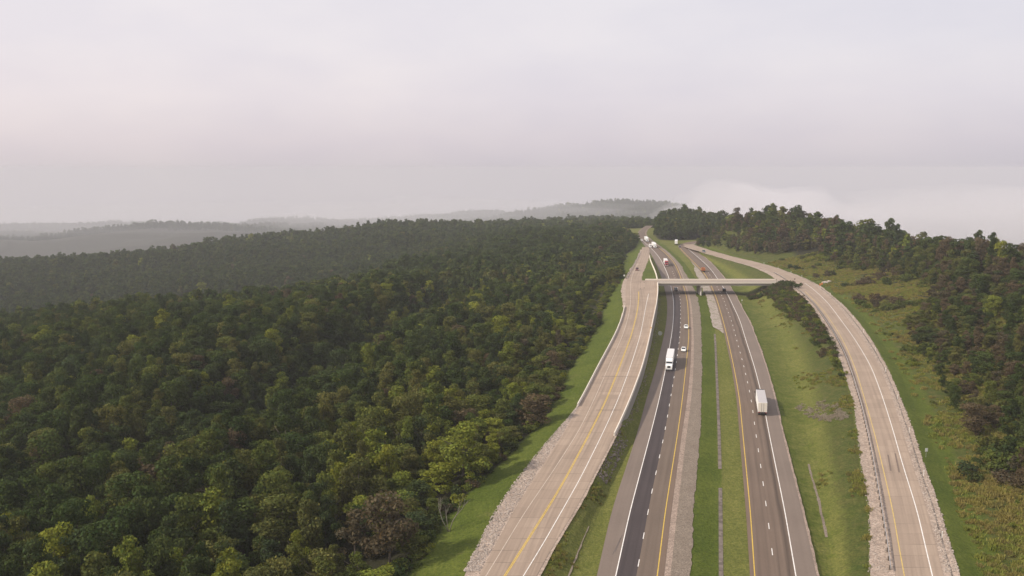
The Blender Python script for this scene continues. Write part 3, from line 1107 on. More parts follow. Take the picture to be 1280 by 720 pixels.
# bridge
XB_L = lambda Y: lb_edge(Y)
xl0, xl1 = float(lb_edge(YB0)), float(lb_edge(YB1))
xr0, xr1 = float(ra_edge(YB0)), float(ra_edge(YB1))
XR = min(xr0, xr1) - 5.0
br = empty('bridge', ((xl0 + XR) / 2, (YB0 + YB1) / 2, 0))
bpy.context.view_layer.update()
b = MB()
b.add([(xl0, YB0, zdeck), (XR, YB0, zdeck), (XR, YB1, zdeck), (xl1, YB1, zdeck), (xl0, YB0, zdeck - .28), (XR, YB0, zdeck - .28), (XR, YB1, zdeck - .28), (xl1, YB1, zdeck - .28)],
      [(0, 1, 2, 3), (7, 6, 5, 4), (0, 4, 5, 1), (1, 5, 6, 2), (2, 6, 7, 3), (3, 7, 4, 0)], M['deck'])
under(br, b.build('deck'))
for yy in (YB0 + .16, YB1 - .16):
    b = MB()
    x0 = xl0 + .35 if yy < 510 else xl1 + .35
    b.box(((x0 + XR) / 2, yy, zdeck + .45), (XR - x0, .30, .86), M['barrier'])
    n_j = 7
    o = b.build('parapet')
    under(br, o)
for yy in np.linspace(YB0 + 1.4, YB1 - 1.4, 5):
    b = MB()
    # I-shaped girder pulled along the span
    prof = [(-.4, 0), (.4, 0), (.4, .22), (.12, .38), (.12, 1.05), (.45, 1.2), (.45, 1.38), (-.45, 1.38), (-.45, 1.2), (-.12, 1.05), (-.12, .38), (-.4, .22)]
    b.prism([(yy + p[0], zdeck - .285 - 1.1 + p[1] * 1.1 / 1.38) for p in prof], xl1 + .6 if yy > 509 else xl0 + .6, XR - .5, M['girder'])
    under(br, b.build('girder'))
# median pier
pm = hit(876, 368, zH)
px_ = pm.x
pr_ = empty('pier')
bpy.data.objects.remove(pr_)
b = MB()
ztop = zdeck - .285 - 1.1
b.box((px_, (YB0 + YB1) / 2, ztop - .55), (1.25, YB1 - YB0 - 1.2, 1.0), M['girder'])
cap = b.build('pier_cap', bevel=.06)
under(br, cap)
for yy in (YB0 + 2.4, (YB0 + YB1) / 2, YB1 - 2.4):
    b = MB()
    b.tube([(px_, yy, -1.0), (px_, yy, ztop - 1.05)], [.52, .52], M['girder'], 16)
    under(br, b.build('column'))
for xa, wd in ((XR - .2, 1.2),):
    b = MB()
    b.box((xa, (YB0 + YB1) / 2, (zdeck - .3 - 2.0) / 2 + .6), (wd, YB1 - YB0 + 3, zdeck - .3 + .8), M['girder'])
    under(br, b.build('abutment'))
tag(br, 'grey concrete overpass bridge crossing both highway carriageways on a median pier', 'bridge')
# the short road between the deck and the right ramp
Yq = np.unique(np.concatenate([np.linspace(YB0 - 1.0, YB1 + 1.0, 15)]))
vs, fs = [], []
for i, yy in enumerate(Yq):
    vs += [(XR + .002, yy, zdeck - .004), (float(ra_edge(yy)) + .3, yy, zdeck + .001)]
    if i:
        fs.append((2 * i - 2, 2 * i - 1, 2 * i + 1, 2 * i))
me = np_mesh('bridge_approach_road', vs, fs, [M['deck']])
uvl = me.uv_layers.new(name='road')
for lp in me.loops:
    co = me.vertices[lp.vertex_index].co
    uvl.data[lp.index].uv = (co.y - YB0, co.x)
o = bpy.data.objects.new('bridge_approach_road', me)
COL.objects.link(o)
o['kind'] = 'structure'
# stub of barrier where the deck meets the left ramp
b = MB()
q0, q1 = hit(806.5, 350.5, zL), hit(820.5, 350.5, zL)
b.box(((q0.x + q1.x) / 2, YB1 + .3, zdeck + .42), (q1.x - q0.x, .4, .9), M['barrier'], taper=(1, .6))
tag(b.build('concrete_barrier'), 'short pale concrete barrier on the left ramp in line with the bridge parapet', 'barrier')

# grass wedge between the far ramp and the parapet
lp_e = Edge([(348.5, 802), (347, 802.5), (340, 804), (330, 808), (322, 811.2)], zL, .4)
strip('grass_wedge', [rough(lp_e, .35, 61), off(lb_edge, -.3)], zL, .045, [M['ground']], Y0=YB1 + 1.0, Y1=float(row_Y(323)) - 5)

# tar-dark repairs at the ramp junction
def patch(name, x0, y0, x1, y1, w, zf, mat, dz=.034):
    a, c = hit(x0, y0, zf), hit(x1, y1, zf)
    n = Vector((-(c.y - a.y), c.x - a.x, 0)).normalized() * w / 2
    vs = []
    for p, s_ in ((a, 1), (a, -1), (c, -1), (c, 1)):
        q = p + n * s_
        vs.append((q.x, q.y, float(zf(q.y)) + dz))
    me = np_mesh(name, vs, [(0, 1, 2, 3)], [mat])
    o = bpy.data.objects.new(name, me)
    COL.objects.link(o)
    o['kind'] = 'structure'


M['tar'] = paint('tar', (.17, .125, .10), .9, .2)
for q in ((800.5, 352.2, 800.5, 361.5), (805.2, 352.2, 805.2, 360.5), (798.5, 362, 806, 361.4), (789, 353.2, 802, 351.4), (802, 351.4, 807, 351.2), (785, 374, 806, 374.4), (745, 512, 776, 512), (752, 470, 800, 471)):
    patch('road_patch', *q, .45, zL, M['tar'])
for q in ((996, 351.5, 1016, 357.5), (1110, 568, 1113.5, 588), (1119, 566, 1124, 590)):
    patch('road_patch', *q, .35, zR, M['tar'])
M['skid'] = paint('skid_mark', (.13, .105, .095), .9, .2)
for q in ((766, 692, 776, 672), (769, 690, 778, 668)):
    patch('skid_mark', *q, .14, zH, M['skid'], dz=.013)
b = MB()


# ------------------------------------------------------------------ guardrails
M['steel'] = paint('galvanised_steel', (.46, .45, .45), .45, .12, metallic=.7)
M['post'] = paint('timber_post', (.14, .115, .095), .9, .2)


def guardrail(edge, zf, Y0, Y1, step, label, side=1):
    root = empty('guardrail', (float(edge(Y0)), Y0, float(zf(Y0))))
    bpy.context.view_layer.update()
    rail = wall_along('rail', edge, lambda Y: zf(Y) + .45, lambda Y: zf(Y) + .78, Y0, Y1, -.05, .05, M['steel'])
    under(root, rail)
    b = MB()
    b.box((0, 0, .30), (.2, .2, .95), M['post'])
    proto = b.build('post')
    n = 0
    Y = Y0 + 1
    while Y < Y1 and n < 100:
        o = proto if n == 0 else proto.copy()
        if n:
            COL.objects.link(o)
        o.location = (float(edge(Y)) + side * .17, Y, float(zf(Y)))
        under(root, o)
        s_ = float(edge(Y + 1) - edge(Y - 1)) / 2
        Y += step / math.hypot(1, s_)
        n += 1
    tag(root, label, 'guardrail')


guardrail(ra_rail, zR, 146, 484, 3.75, 'long steel guardrail on dark posts along the inner edge of the right ramp', -1)
guardrail(off(la_edge, -.45), zL, 524, 760, 3.81, 'steel guardrail along the far forest side of the left ramp beyond the bridge', -1)
guardrail(off(ra_edge, -.5), zR, 520, 556, 3.81, 'short steel guardrail curving from bridge end onto the right ramp', -1)


# ------------------------------------------------------------------ marker posts and signs
M['white_plastic'] = paint('white_plastic', (.82, .80, .76), .5, .06)
M['sign_grey'] = paint('sign_back', (.42, .43, .38), .5, .1, metallic=.3)
M['sign_white'] = paint('sign_white', (.8, .79, .76), .5, .05)
M['orange'] = paint('orange', (.62, .17, .04), .5, .12)
M['yellow_sign'] = paint('yellow_sign', (.72, .42, .05), .5, .08)


def delineator(p, h=1.25, label='', grp=None):
    root = empty('marker_post', p)
    b = MB()
    b.box((0, 0, h / 2 - .1), (.13, .05, h + .2), M['white_plastic'])
    b.build('post', root)
    b = MB()
    b.box((0, -.035, h - .18), (.22, .03, .30), M['white_plastic'])
    b.build('reflector', root)
    tag(root, label, 'marker post', grp)


DEL = [(962.5, 330.5), (976.5, 335.7), (989.5, 341.8), (1004.6, 347), (1026, 360), (1037, 369), (1048.5, 381.5), (1062.5, 397.5), (1078, 415.5), (1091, 438), (1107.5, 464), (1123, 498), (1137.5, 540), (1154.5, 593.5), (1179, 671)]
for i, (x, y) in enumerate(DEL):
    p = hit(x, y, zR)
    p.x = float(rb_out(p.y)) - 1.0 + (.1 if i % 2 else -.1)
    p.z = float(zR(p.y)) - .05
    if i < 4:
        delineator(p, 1.5, 'thin white marker post on the verge of the right ramp beyond the bridge', 'marker posts along the right ramp')
    elif i < 13:
        delineator(p, 1.35, 'white marker post in the outer gravel of the curving right ramp', 'marker posts along the right ramp')
    elif i == 13:
        delineator(p, 1.4, 'white marker post in ramp gravel, below the lone white roadside sign', 'marker posts along the right ramp')
    else:
        delineator(p, 1.4, 'nearest white marker post, in the ramp gravel at the lower right', 'marker posts along the right ramp')


def sign(p, w, h, top, mat, label, rz=0.0, post_mat='steel', cat='sign', double=False):
    root = empty('road_sign', p, rz)
    for x in ((-w * .3, w * .3) if double else (0,)):
        b = MB()
        b.tube([(x, .05, -.3), (x, .05, top - .05)], [.045, .045], M[post_mat], 8)
        b.build('post', root)
    b = MB()
    b.box((0, 0, top - h / 2), (w, .035, h), mat)
    b.build('panel', root, bevel=.01)
    tag(root, label, cat)


sign(hit(1157.5, 571), .75, .85, 2.3, M['sign_white'], 'small white roadside sign on a post in grass right of the right ramp', .25)
p = hit(825, 424)
root = empty('road_sign', p, 0.0)
b = MB()
b.tube([(0, .05, -.3), (0, .05, 2.2)], [.06, .06], M['post'], 8)
b.build('post', root)
b = MB()
vs_ = [(math.cos(k * PI / 6 + PI / 12) * .95, 0, 2.6 + math.sin(k * PI / 6 + PI / 12) * .95) for k in range(12)]
b.add(vs_ + [(x, .04, z) for x, _, z in vs_], [tuple(range(12)), tuple(range(12, 24))[::-1]] + [(i, 12 + i, 12 + (i + 1) % 12, (i + 1) % 12) for i in range(12)], M['sign_grey'])
b.build('panel', root)
tag(root, 'grey-green rounded sign back on a post between the left ramp wall and highway', 'sign')
sign(hit(782.3, 347.2, zL) + Vector((-1.0, 0, 0)), 1.0, 1.0, 1.9, M['sign_white'], 'small white sign beside the guardrail left of the far ramp')
p = hit(816.2, 413, zL)
p.x = float(lb_edge(p.y)) - .02
p.z += .95
b = MB()
b.box((0, 0, .25), (.35, .05, .5), M['yellow_sign'])
o = b.build('reflector_panel', bevel=.01)
o.location = p
tag(o, 'small orange-yellow reflector plate on top of the left ramp parapet', 'reflector')
sign(hit(927.3, 380.5), .45, .5, 2.6, M['sign_white'], 'thin white marker sign in the grass right of the highway before the bridge')
sign(hit(993.4, 352.2, zR), .7, .7, 2.0, M['post'], 'small dark sign at the junction of the bridge and right ramp')
# orange works barrels and rubble by the junction
barrel = None
for i, (x, y, lb) in enumerate([(1025.2, 356.8, 'orange works barrel beside the ramp junction, nearer the road'), (1027.6, 355.6, 'orange works barrel beside the ramp junction, nearer the pale rubble')]):
    p = hit(x, y)
    root = empty('traffic_barrel', p)
    b = MB()
    prof = [(.34, 0), (.34, .08), (.29, .1), (.28, .4), (.25, .42), (.24, .75), (.21, .77), (.2, 1.0)]
    for k in range(len(prof) - 1):
        (r0, z0), (r1, z1) = prof[k], prof[k + 1]
        b.tube([(0, 0, z0 * 1.2), (0, 0, z1 * 1.2)], [r0 * 1.3, r1 * 1.3], M['white_plastic'] if k in (3, 5) and k == 5 else M['orange'], 14)
    b.build('body', root)
    b = MB()
    b.tube([(0, 0, -.05), (0, 0, .06)], [.5, .48], M['post'], 14)
    b.build('base', root)
    tag(root, lb, 'barrel')


def rock_mesh(n, placer, smin, smax, seed):
    r = random.Random(seed)
    ico = [(0, 0, 1), (.894, 0, .447), (.276, .851, .447), (-.724, .526, .447), (-.724, -.526, .447), (.276, -.851, .447), (.724, .526, -.447), (-.276, .851, -.447), (-.894, 0, -.447), (-.276, -.851, -.447), (.724, -.526, -.447), (0, 0, -1)]
    fi = [(0, 1, 2), (0, 2, 3), (0, 3, 4), (0, 4, 5), (0, 5, 1), (1, 6, 2), (2, 7, 3), (3, 8, 4), (4, 9, 5), (5, 10, 1), (2, 6, 7), (3, 7, 8), (4, 8, 9), (5, 9, 10), (1, 10, 6), (6, 11, 7), (7, 11, 8), (8, 11, 9), (9, 11, 10), (10, 11, 6)]
    vs, fs, cs = [], [], []
    for _ in range(n):
        p = placer(r)
        s = smin * (smax / smin) ** (r.random() ** 1.7)
        e = Matrix.Rotation(r.random() * 6.28, 3, 'Z') @ Matrix.Rotation(r.uniform(-.5, .5), 3, 'X')
        sc = Vector((r.uniform(.7, 1.3), r.uniform(.7, 1.2), r.uniform(.45, .8)))
        k = len(vs)
        for v in ico:
            q = Vector(v) * r.uniform(.8, 1.15)
            q = e @ Vector((q.x * sc.x * s, q.y * sc.y * s, q.z * sc.z * s))
            vs.append((p[0] + q.x, p[1] + q.y, p[2] + q.z))
        fs += [(a + k, b_ + k, c + k) for a, b_, c in fi]
        cs += [r.uniform(.55, 1.1)] * 20
    return vs, fs, cs


def rock_mat(name, col):
    m, nt, out = new_mat(name)
    at = N(nt, 'ShaderNodeAttribute', attribute_name='tint')
    finish(nt, out, mix(nt, 1.0, at.outputs['Color'], col, 'MULTIPLY'), .9)
    return m


M['stones'] = rock_mat('stones', (.40, .335, .29))
M['brown_stones'] = rock_mat('brown_stones', (.22, .18, .15))


def stones(name, n, placer, smin, smax, seed, mat, label):
    vs, fs, cs = rock_mesh(n, placer, smin, smax, seed)
    me = np_mesh(name, vs, fs, [mat])
    at = me.color_attributes.new('tint', 'FLOAT_COLOR', 'CORNER')
    c = np.repeat(np.array(cs), 3)
    at.data.foreach_set('color', np.stack([c, c, c, c * 0 + 1], -1).astype(np.float32).reshape(-1))
    o = bpy.data.objects.new(name, me)
    COL.objects.link(o)
    tag(o, label, 'stones', kind='stuff')


def pl_left(r):
    Y = 148 + (r.random() ** 1.3) * 110
    a, c = float(la_grav(Y)) - .5, float(la_edge(Y)) - .4
    X = a + (c - a) * r.random()
    return X, Y, float(zL(Y)) - .02


stones('gravel_stones', 5200, pl_left, .07, .27, 5, M['stones'], 'pale loose stones heaped along the forest side of the near left ramp')


def pl_wall(r):
    Y = 196 + r.random() * 34
    t = r.random()
    X = float(lb_edge(Y)) + .4 + t * 2.6
    return X, Y, float(height(X, Y)) + .05


stones('riprap', 330, pl_wall, .15, .5, 6, M['brown_stones'], 'brown broken riprap stones below the near end of the ramp parapet')


def pl_wallfoot(r):
    Y = 230 + r.random() * 260
    X = float(lb_edge(Y)) + .5 + abs(r.gauss(0, .9))
    return X, Y, float(height(X, Y))


stones('riprap', 420, pl_wallfoot, .15, .4, 16, M['brown_stones'], 'grey stones strewn along the foot of the retaining wall')


def pl_right(r):
    Y = 146 + (r.random() ** 1.4) * 330
    a, c = float(rb_edge(Y)) + .3, float(rb_out(Y)) + .3
    t = r.random()
    t = t * .46 if r.random() < .6 else .6 + t * .4
    return a + (c - a) * t, Y, float(zR(Y)) - .02


stones('gravel_stones', 4200, pl_right, .08, .26, 7, M['stones'], 'pale loose stones beside the outer edge of the right ramp')


def pl_inner(r):
    Y = 146 + (r.random() ** 1.4) * 330
    a, c = float(ra_grav(Y)) - .4, float(ra_rail(Y)) - .3
    return a + (c - a) * r.random(), Y, float(zR(Y)) - .02


stones('gravel_stones', 3000, pl_inner, .07, .22, 8, M['stones'], 'pale loose stones between the right ramp guardrail and grass slope')
for i, (x, y, s, lb) in enumerate([(1031.5, 354.0, 1.3, 'larger pale rubble boulder above the ramp junction'), (1036.5, 352.6, 1.0, 'smaller pale rubble boulder above the ramp junction, uphill of the larger one')]):
    p = hit(x, y)
    rr = random.Random(40 + i)
    bm = bmesh.new()
    bmesh.ops.create_icosphere(bm, subdivisions=2, radius=1)
    for v in bm.verts:
        k = 1 + .35 * mnoise.noise(v.co * 1.4 + Vector((i * 9, 0, 0)))
        v.co = Vector((v.co.x * 1.5 * k, v.co.y * 1.1 * k, v.co.z * .75 * k)) * s
    me = bpy.data.meshes.new('boulder')
    bm.to_mesh(me)
    bm.free()
    me.materials.append(M['rock'])
    o = bpy.data.objects.new('boulder', me)
    COL.objects.link(o)
    o.location = p + Vector((0, 0, .3 * s))
    tag(o, lb, 'boulder')


# ------------------------------------------------------------------ vehicles
M['truck_white'] = paint('truck_white', (.80, .79, .78), .4, .05)
M['trailer_white'] = paint('trailer_white', (.70, .67, .66), .45, .08)
M['trailer_grey'] = paint('trailer_roof_grey', (.45, .42, .42), .5, .1)
M['door_cream'] = paint('trailer_doors', (.62, .57, .50), .45, .08)
M['tyre'] = paint('tyre', (.018, .018, .018), .9, .1)
M['hub'] = paint('wheel_hub', (.5, .5, .5), .35, .1, metallic=.6)
M['dark_glass'] = paint('tinted_glass', (.02, .024, .028), .12, .05, spec=.6)
M['chassis'] = paint('chassis_black', (.03, .03, .03), .7, .1)
M['lamp'] = paint('headlamp_lens', (.85, .85, .8), .15, .02)
M['tail'] = paint('tail_lamp_lens', (.4, .02, .015), .2, .05)
M['car_white'] = paint('car_white', (.82, .81, .79), .3, .04)
M['car_black'] = paint('car_black', (.022, .023, .026), .25, .05, spec=.5)
M['maroon'] = paint('maroon_paint', (.13, .028, .03), .35, .06, spec=.5)
M['red_cab'] = paint('red_cab', (.28, .045, .05), .4, .06)
M['orange_body'] = paint('orange_body', (.36, .13, .05), .45, .1)
M['blue_grey'] = paint('blue_grey_paint', (.10, .12, .15), .35, .06)


def wheel(parent, x, y, r, w):
    b = MB()
    b.tube([(x - w / 2, y, r), (x + w / 2, y, r)], [r, r], M['tyre'], 14)
    t = b.build('wheel', parent)
    b = MB()
    sx = 1 if x > 0 else -1
    b.tube([(x + sx * w / 2, y, r), (x + sx * (w / 2 + .03), y, r)], [r * .55, r * .5], M['hub'], 12)
    b.build('rim', t)
    return t


def semi(cab_mat, box_mat, roof_mat, door_mat, trailer_len=15.5):
    """articulated lorry along +Y, origin on the road below its middle"""
    root = empty('semi_truck')
    T = trailer_len
    total = T + 5.2
    y0 = -total / 2
    # trailer: ribbed box with its own roof sheet and rear doors
    b = MB()
    b.box((0, y0 + T / 2, 2.6), (2.58, T, 2.86), box_mat)
    for k in range(int(T // 1.25)):
        for sx in (-1, 1):
            b.box((sx * 1.297, y0 + .7 + k * 1.25, 2.62), (.02, .08, 2.6), box_mat)
    tr = b.build('trailer', root)
    b = MB()
    b.box((0, y0 + T / 2, 4.052), (2.5, T - .1, .04), roof_mat)
    b.build('roof', tr)
    for sx in (-1, 1):
        b = MB()
        b.box((sx * .64, y0 - .02, 2.6), (1.2, .05, 2.7), door_mat)
        b.tube([(sx * .3, y0 - .06, 1.3), (sx * .3, y0 - .06, 3.9)], [.03, .03], M['chassis'], 6)
        b.build('door', tr)
        b = MB()
        b.box((sx * 1.0, y0 - .02, 1.02), (.35, .06, .14), M['tail'])
        b.build('tail_lamp', tr)
    b = MB()
    b.box((0, y0 - .04, .62), (2.3, .1, .14), M['chassis'])
    for sx in (-.7, .7):
        b.box((sx, y0, .9), (.1, .1, .6), M['chassis'])
    b.box((0, y0 + T / 2, 1.06), (1.0, T - 1, .2), M['chassis'])
    b.build('underrun_bar', tr)
    # tractor
    yc = y0 + T + .55
    b = MB()
    prof = [(yc, .75), (yc, 3.5), (yc + .35, 3.95), (yc + 1.6, 3.75), (yc + 2.25, 3.0), (yc + 2.7, 2.25), (yc + 4.45, 1.95), (yc + 4.6, 1.7), (yc + 4.6, .65)]
    b.prism(prof, -1.2, 1.2, cab_mat)
    cab = b.build('cab', root, bevel=.07)
    b = MB()
    b.add([(-1.05, yc + 2.29, 3.0), (1.05, yc + 2.29, 3.0), (1.08, yc + 2.68, 2.36), (-1.08, yc + 2.68, 2.36)], [(0, 1, 2, 3)], M['dark_glass'])
    wsh = b.build('windshield', cab)
    mod = wsh.modifiers.new('thick', 'SOLIDIFY')
    mod.thickness = .05
    mod.offset = -1
    for sx in (-1, 1):
        b = MB()
        b.box((sx * 1.215, yc + 1.75, 2.65), (.03, .8, .6), M['dark_glass'])
        b.build('window', cab)
        b = MB()
        b.box((sx * 1.5, yc + 2.3, 2.55), (.18, .14, .55), M['chassis'])
        b.box((sx * 1.33, yc + 2.3, 2.55), (.25, .05, .06), M['chassis'])
        b.build('mirror', cab)
        b = MB()
        b.box((sx * .92, yc + 4.6, 1.15), (.42, .12, .26), M['lamp'])
        b.build('headlight', cab)
        b = MB()
        b.tube([(sx * 1.08, yc - .15, .9), (sx * 1.08, yc - .15, 4.0)], [.08, .08], M['hub'], 8)
        b.build('exhaust_stack', cab)
    b = MB()
    b.box((0, yc + 4.62, 1.5), (1.1, .08, .75), M['chassis'])
    b.build('grille', cab)
    b = MB()
    b.box((0, yc + 4.66, .62), (2.4, .2, .36), M['hub'])
    b.build('bumper', cab)
    for sx in (-1, 1):
        wheel(root, sx * 1.0, yc + 3.9, .5, .32)
        for yy in (yc + .1, yc - 1.2):
            wheel(root, sx * .92, yy, .5, .55)
        for yy in (y0 + 1.2, y0 + 2.5):
            wheel(root, sx * .92, yy, .5, .55)
    return root


def car(body_mat, kind='sedan'):
    """car along +Y"""
    P = {'sedan': dict(name='car', L=4.7, W=1.82, body=[(-2.35, .38), (-2.38, .85), (-2.2, 1.0), (-1.5, 1.02), (.95, .98), (2.05, .82), (2.33, .62), (2.33, .36)], cab=[(-1.65, 1.0), (-1.05, 1.42), (.15, 1.46), (1.05, .98)]),
         'suv': dict(name='suv', L=4.8, W=1.95, body=[(-2.4, .42), (-2.42, 1.05), (-2.3, 1.15), (1.0, 1.12), (2.1, .98), (2.4, .75), (2.4, .4)], cab=[(-2.3, 1.12), (-2.05, 1.72), (.2, 1.76), (1.05, 1.1)]),
         'pickup': dict(name='pickup_truck', L=5.7, W=2.0, body=[(-2.85, .5), (-2.85, 1.2), (1.2, 1.18), (2.6, 1.08), (2.85, .85), (2.85, .45)], cab=[(-.95, 1.18), (-.75, 1.88), (.7, 1.9), (1.45, 1.16)])}[kind]
    root = empty(P['name'])
    W = P['W']
    b = MB()
    b.prism(P['body'], -W / 2, W / 2, body_mat)
    body = b.build('body', root, bevel=.07)
    # cabin narrows to the roof
    cb = P['cab']
    vs = []
    for (y_, z_) in cb:
        w_ = (W / 2 - .06) if z_ < 1.3 else (W / 2 - .24)
        vs += [(-w_, y_, z_), (w_, y_, z_)]
    b = MB()
    b.add(vs, [(0, 1, 3, 2), (2, 3, 5, 4), (4, 5, 7, 6), (0, 2, 4, 6), (1, 7, 5, 3), (0, 6, 7, 1)], M['dark_glass'])
    b.build('windows', body, bevel=.03)
    b = MB()
    yr0, yr1, zr_ = cb[1][0], cb[2][0], cb[2][1]
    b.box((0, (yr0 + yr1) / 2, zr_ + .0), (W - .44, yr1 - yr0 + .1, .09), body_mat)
    for sx in (-1, 1):
        for (a, c) in ((0, 1), (2, 3)):
            x0 = sx * ((W / 2 - .07) if cb[a][1] < 1.3 else (W / 2 - .24))
            x1 = sx * ((W / 2 - .07) if cb[c][1] < 1.3 else (W / 2 - .24))
            b.tube([(x0, *cb[a]), (x1, *cb[c])], [.06, .06], body_mat, 6)
    b.build('roof', body, bevel=.02)
    Lh = P['L'] / 2
    zl_ = .68 if kind == 'sedan' else .85
    for sx in (-1, 1):
        b = MB()
        b.box((sx * (W / 2 - .28), Lh - .05, zl_), (.4, .14, .17), M['lamp'])
        b.build('headlight', body)
        b = MB()
        b.box((sx * (W / 2 - .22), -Lh + .0, zl_ + .12), (.3, .1, .2), M['tail'])
        b.build('tail_lamp', body)
        b = MB()
        b.box((sx * (W / 2 + .09), cb[3][0] - .25, cb[3][1] + .08), (.2, .12, .14), body_mat)
        b.build('mirror', body)
        for yy in (-Lh * .6, Lh * .62):
            wheel(root, sx * (W / 2 - .12), yy, .34 if kind == 'sedan' else .39, .24)
    if kind == 'pickup':
        b = MB()
        b.box((0, -1.9, 1.19), (W - .3, 1.7, .05), M['chassis'])
        b.build('cargo_bed', body)
    return root


def dumper(mat):
    """orange tipper lorry along +Y"""
    root = empty('dump_truck')
    b = MB()
    b.box((0, .2, .85), (1.0, 7.6, .3), M['chassis'])
    b.build('chassis', root)
    b = MB()
    b.add([(-1.15, -3.9, 1.1), (1.15, -3.9, 1.1), (1.15, 1.3, 1.1), (-1.15, 1.3, 1.1), (-1.3, -4.1, 2.7), (1.3, -4.1, 2.7), (1.3, 1.4, 2.9), (-1.3, 1.4, 2.9),
           (-1.18, -3.9, 2.7), (1.18, -3.9, 2.7), (1.18, 1.25, 2.88), (-1.18, 1.25, 2.88), (-1.05, -3.7, 1.6), (1.05, -3.7, 1.6), (1.05, 1.1, 1.6), (-1.05, 1.1, 1.6)],
          [(3, 2, 1, 0), (0, 1, 5, 4), (1, 2, 6, 5), (2, 3, 7, 6), (3, 0, 4, 7), (4, 5, 9, 8), (5, 6, 10, 9), (6, 7, 11, 10), (7, 4, 8, 11), (8, 9, 13, 12), (9, 10, 14, 13), (10, 11, 15, 14), (11, 8, 12, 15), (12, 13, 14, 15)], mat)
    b.build('tipper_body', root)
    b = MB()
    b.prism([(1.6, .8), (1.6, 2.8), (2.9, 2.8), (3.4, 1.9), (4.4, 1.7), (4.5, .7)], -1.12, 1.12, mat)
    cab = b.build('cab', root, bevel=.06)
    b = MB()
    b.box((0, 3.17, 2.35), (1.9, .05, .8), M['dark_glass'], rot=Matrix.Rotation(math.radians(29), 3, 'X'))
    b.build('windshield', cab)
    for sx in (-1, 1):
        b = MB()
        b.box((sx * .8, 4.47, 1.2), (.35, .1, .22), M['lamp'])
        b.build('headlight', cab)
        b = MB()
        b.box((sx * .9, -3.95, 1.0), (.3, .08, .16), M['tail'])
        b.build('tail_lamp', root)
        wheel(root, sx * .98, 3.5, .5, .32)
        for yy in (-1.6, -2.9):
            wheel(root, sx * .92, yy, .5, .5)
    return root


def copy_tree(o, parent=None):
    c = o.copy()
    COL.objects.link(c)
    c.parent = parent
    for ch in o.children:
        copy_tree(ch, c)
    return c


def put(root, px, py, edge, zf, toward, label, cat, grp, back=0.0, dz=.022):
    p = hit(px, py, zf)
    root.location = (p.x, p.y, float(zf(p.y)) + dz)
    root.rotation_euler = (0, 0, heading(edge, p.y - back) + (PI if toward else 0))
    tag(root, label, cat, grp)
    return root


TG = 'vehicles on the highway'
put(semi(M['truck_white'], M['truck_white'], M['trailer_white'], M['door_cream']), 837.3, 456, l_dash, zH, True, 'white semi truck with white cab on the dark southbound lane before the bridge', 'semi truck', TG)
put(semi(M['chassis'], M['truck_white'], M['trailer_grey'], M['door_cream']), 950.8, 508.5, r_dash, zH, False, 'semi truck seen from behind with grey trailer roof and cream rear doors', 'semi truck', TG)
put(semi(M['red_cab'], M['truck_white'], M['trailer_white'], M['door_cream']), 832.3, 331.3, l_dash, zH, True, 'semi truck with dark red cab and white trailer just beyond the bridge', 'semi truck', TG)
put(semi(M['truck_white'], M['truck_white'], M['truck_white'], M['door_cream']), 817.5, 309, l_dash, zH, True, 'white semi truck running alongside a pale van where the ramp leaves', 'semi truck', TG)
put(semi(M['truck_white'], M['truck_white'], M['truck_white'], M['door_cream']), 808, 301.4, l_dash, zH, True, 'farthest white semi truck coming down the southbound road out of the trees', 'semi truck', TG)
put(semi(M['blue_grey'], M['truck_white'], M['truck_white'], M['truck_white']), 845.2, 305.2, r_dash, zH, False, 'white semi truck driving away at the bend of the northbound road', 'semi truck', TG, back=28)


def van(mat):
    root = empty('box_van')
    b = MB()
    b.box((0, -.9, 1.95), (2.2, 4.6, 2.5), mat)
    b.build('cargo_box', root, bevel=.04)
    b = MB()
    b.prism([(1.45, .5), (1.45, 2.3), (2.2, 2.25), (2.8, 1.45), (3.6, 1.2), (3.65, .5)], -1.0, 1.0, mat)
    cab = b.build('cab', root, bevel=.05)
    b = MB()
    b.box((0, 2.54, 1.88), (1.7, .05, .85), M['dark_glass'], rot=Matrix.Rotation(math.radians(37), 3, 'X'))
    b.build('windshield', cab)
    for sx in (-1, 1):
        b = MB()
        b.box((sx * .75, 3.64, .85), (.32, .08, .2), M['lamp'])
        b.build('headlight', cab)
        wheel(root, sx * .9, 2.6, .4, .26)
        wheel(root, sx * .9, -1.9, .4, .3)
    return root


put(van(M['trailer_white']), 812.8, 309.5, l_white, zH, True, 'pale box van on the left of a white semi truck where the ramp leaves', 'van', TG)
put(car(M['car_white']), 854.4, 438.5, l_yellow, zH, True, 'white car beside the rear of the white semi truck, the nearer of two', 'car', TG)
put(car(M['car_white']), 857.6, 410.3, l_yellow, zH, True, 'white car following the nearer white car towards the camera', 'car', TG)
put(car(M['car_black'], 'suv'), 844.8, 363.3, l_dash, zH, True, 'black suv in the shadow under the bridge on the southbound road', 'suv', TG)
put(car(M['car_black'], 'suv'), 905.0, 364, r_dash, zH, False, 'dark suv in the bridge shadow on the northbound road', 'suv', TG)
put(dumper(M['orange_body']), 878.6, 339.5, r_dash, zH, False, 'orange dump truck on the northbound road beyond the bridge', 'dump truck', TG)
put(car(M['maroon'], 'pickup'), 796.3, 338, la_white, zL, True, 'dark maroon pickup truck driving on the left ramp beyond the bridge', 'pickup truck', TG, dz=.03)
put(car(M['blue_grey']), 849.6, 309, r_dash, zH, False, 'dark car behind the white semi truck at the northbound bend', 'car', TG)
put(car(M['blue_grey'], 'suv'), 879.8, 315.2, rb_edge, zR, True, 'dark suv on the far end of the right ramp below the hill', 'suv', TG, dz=.03)
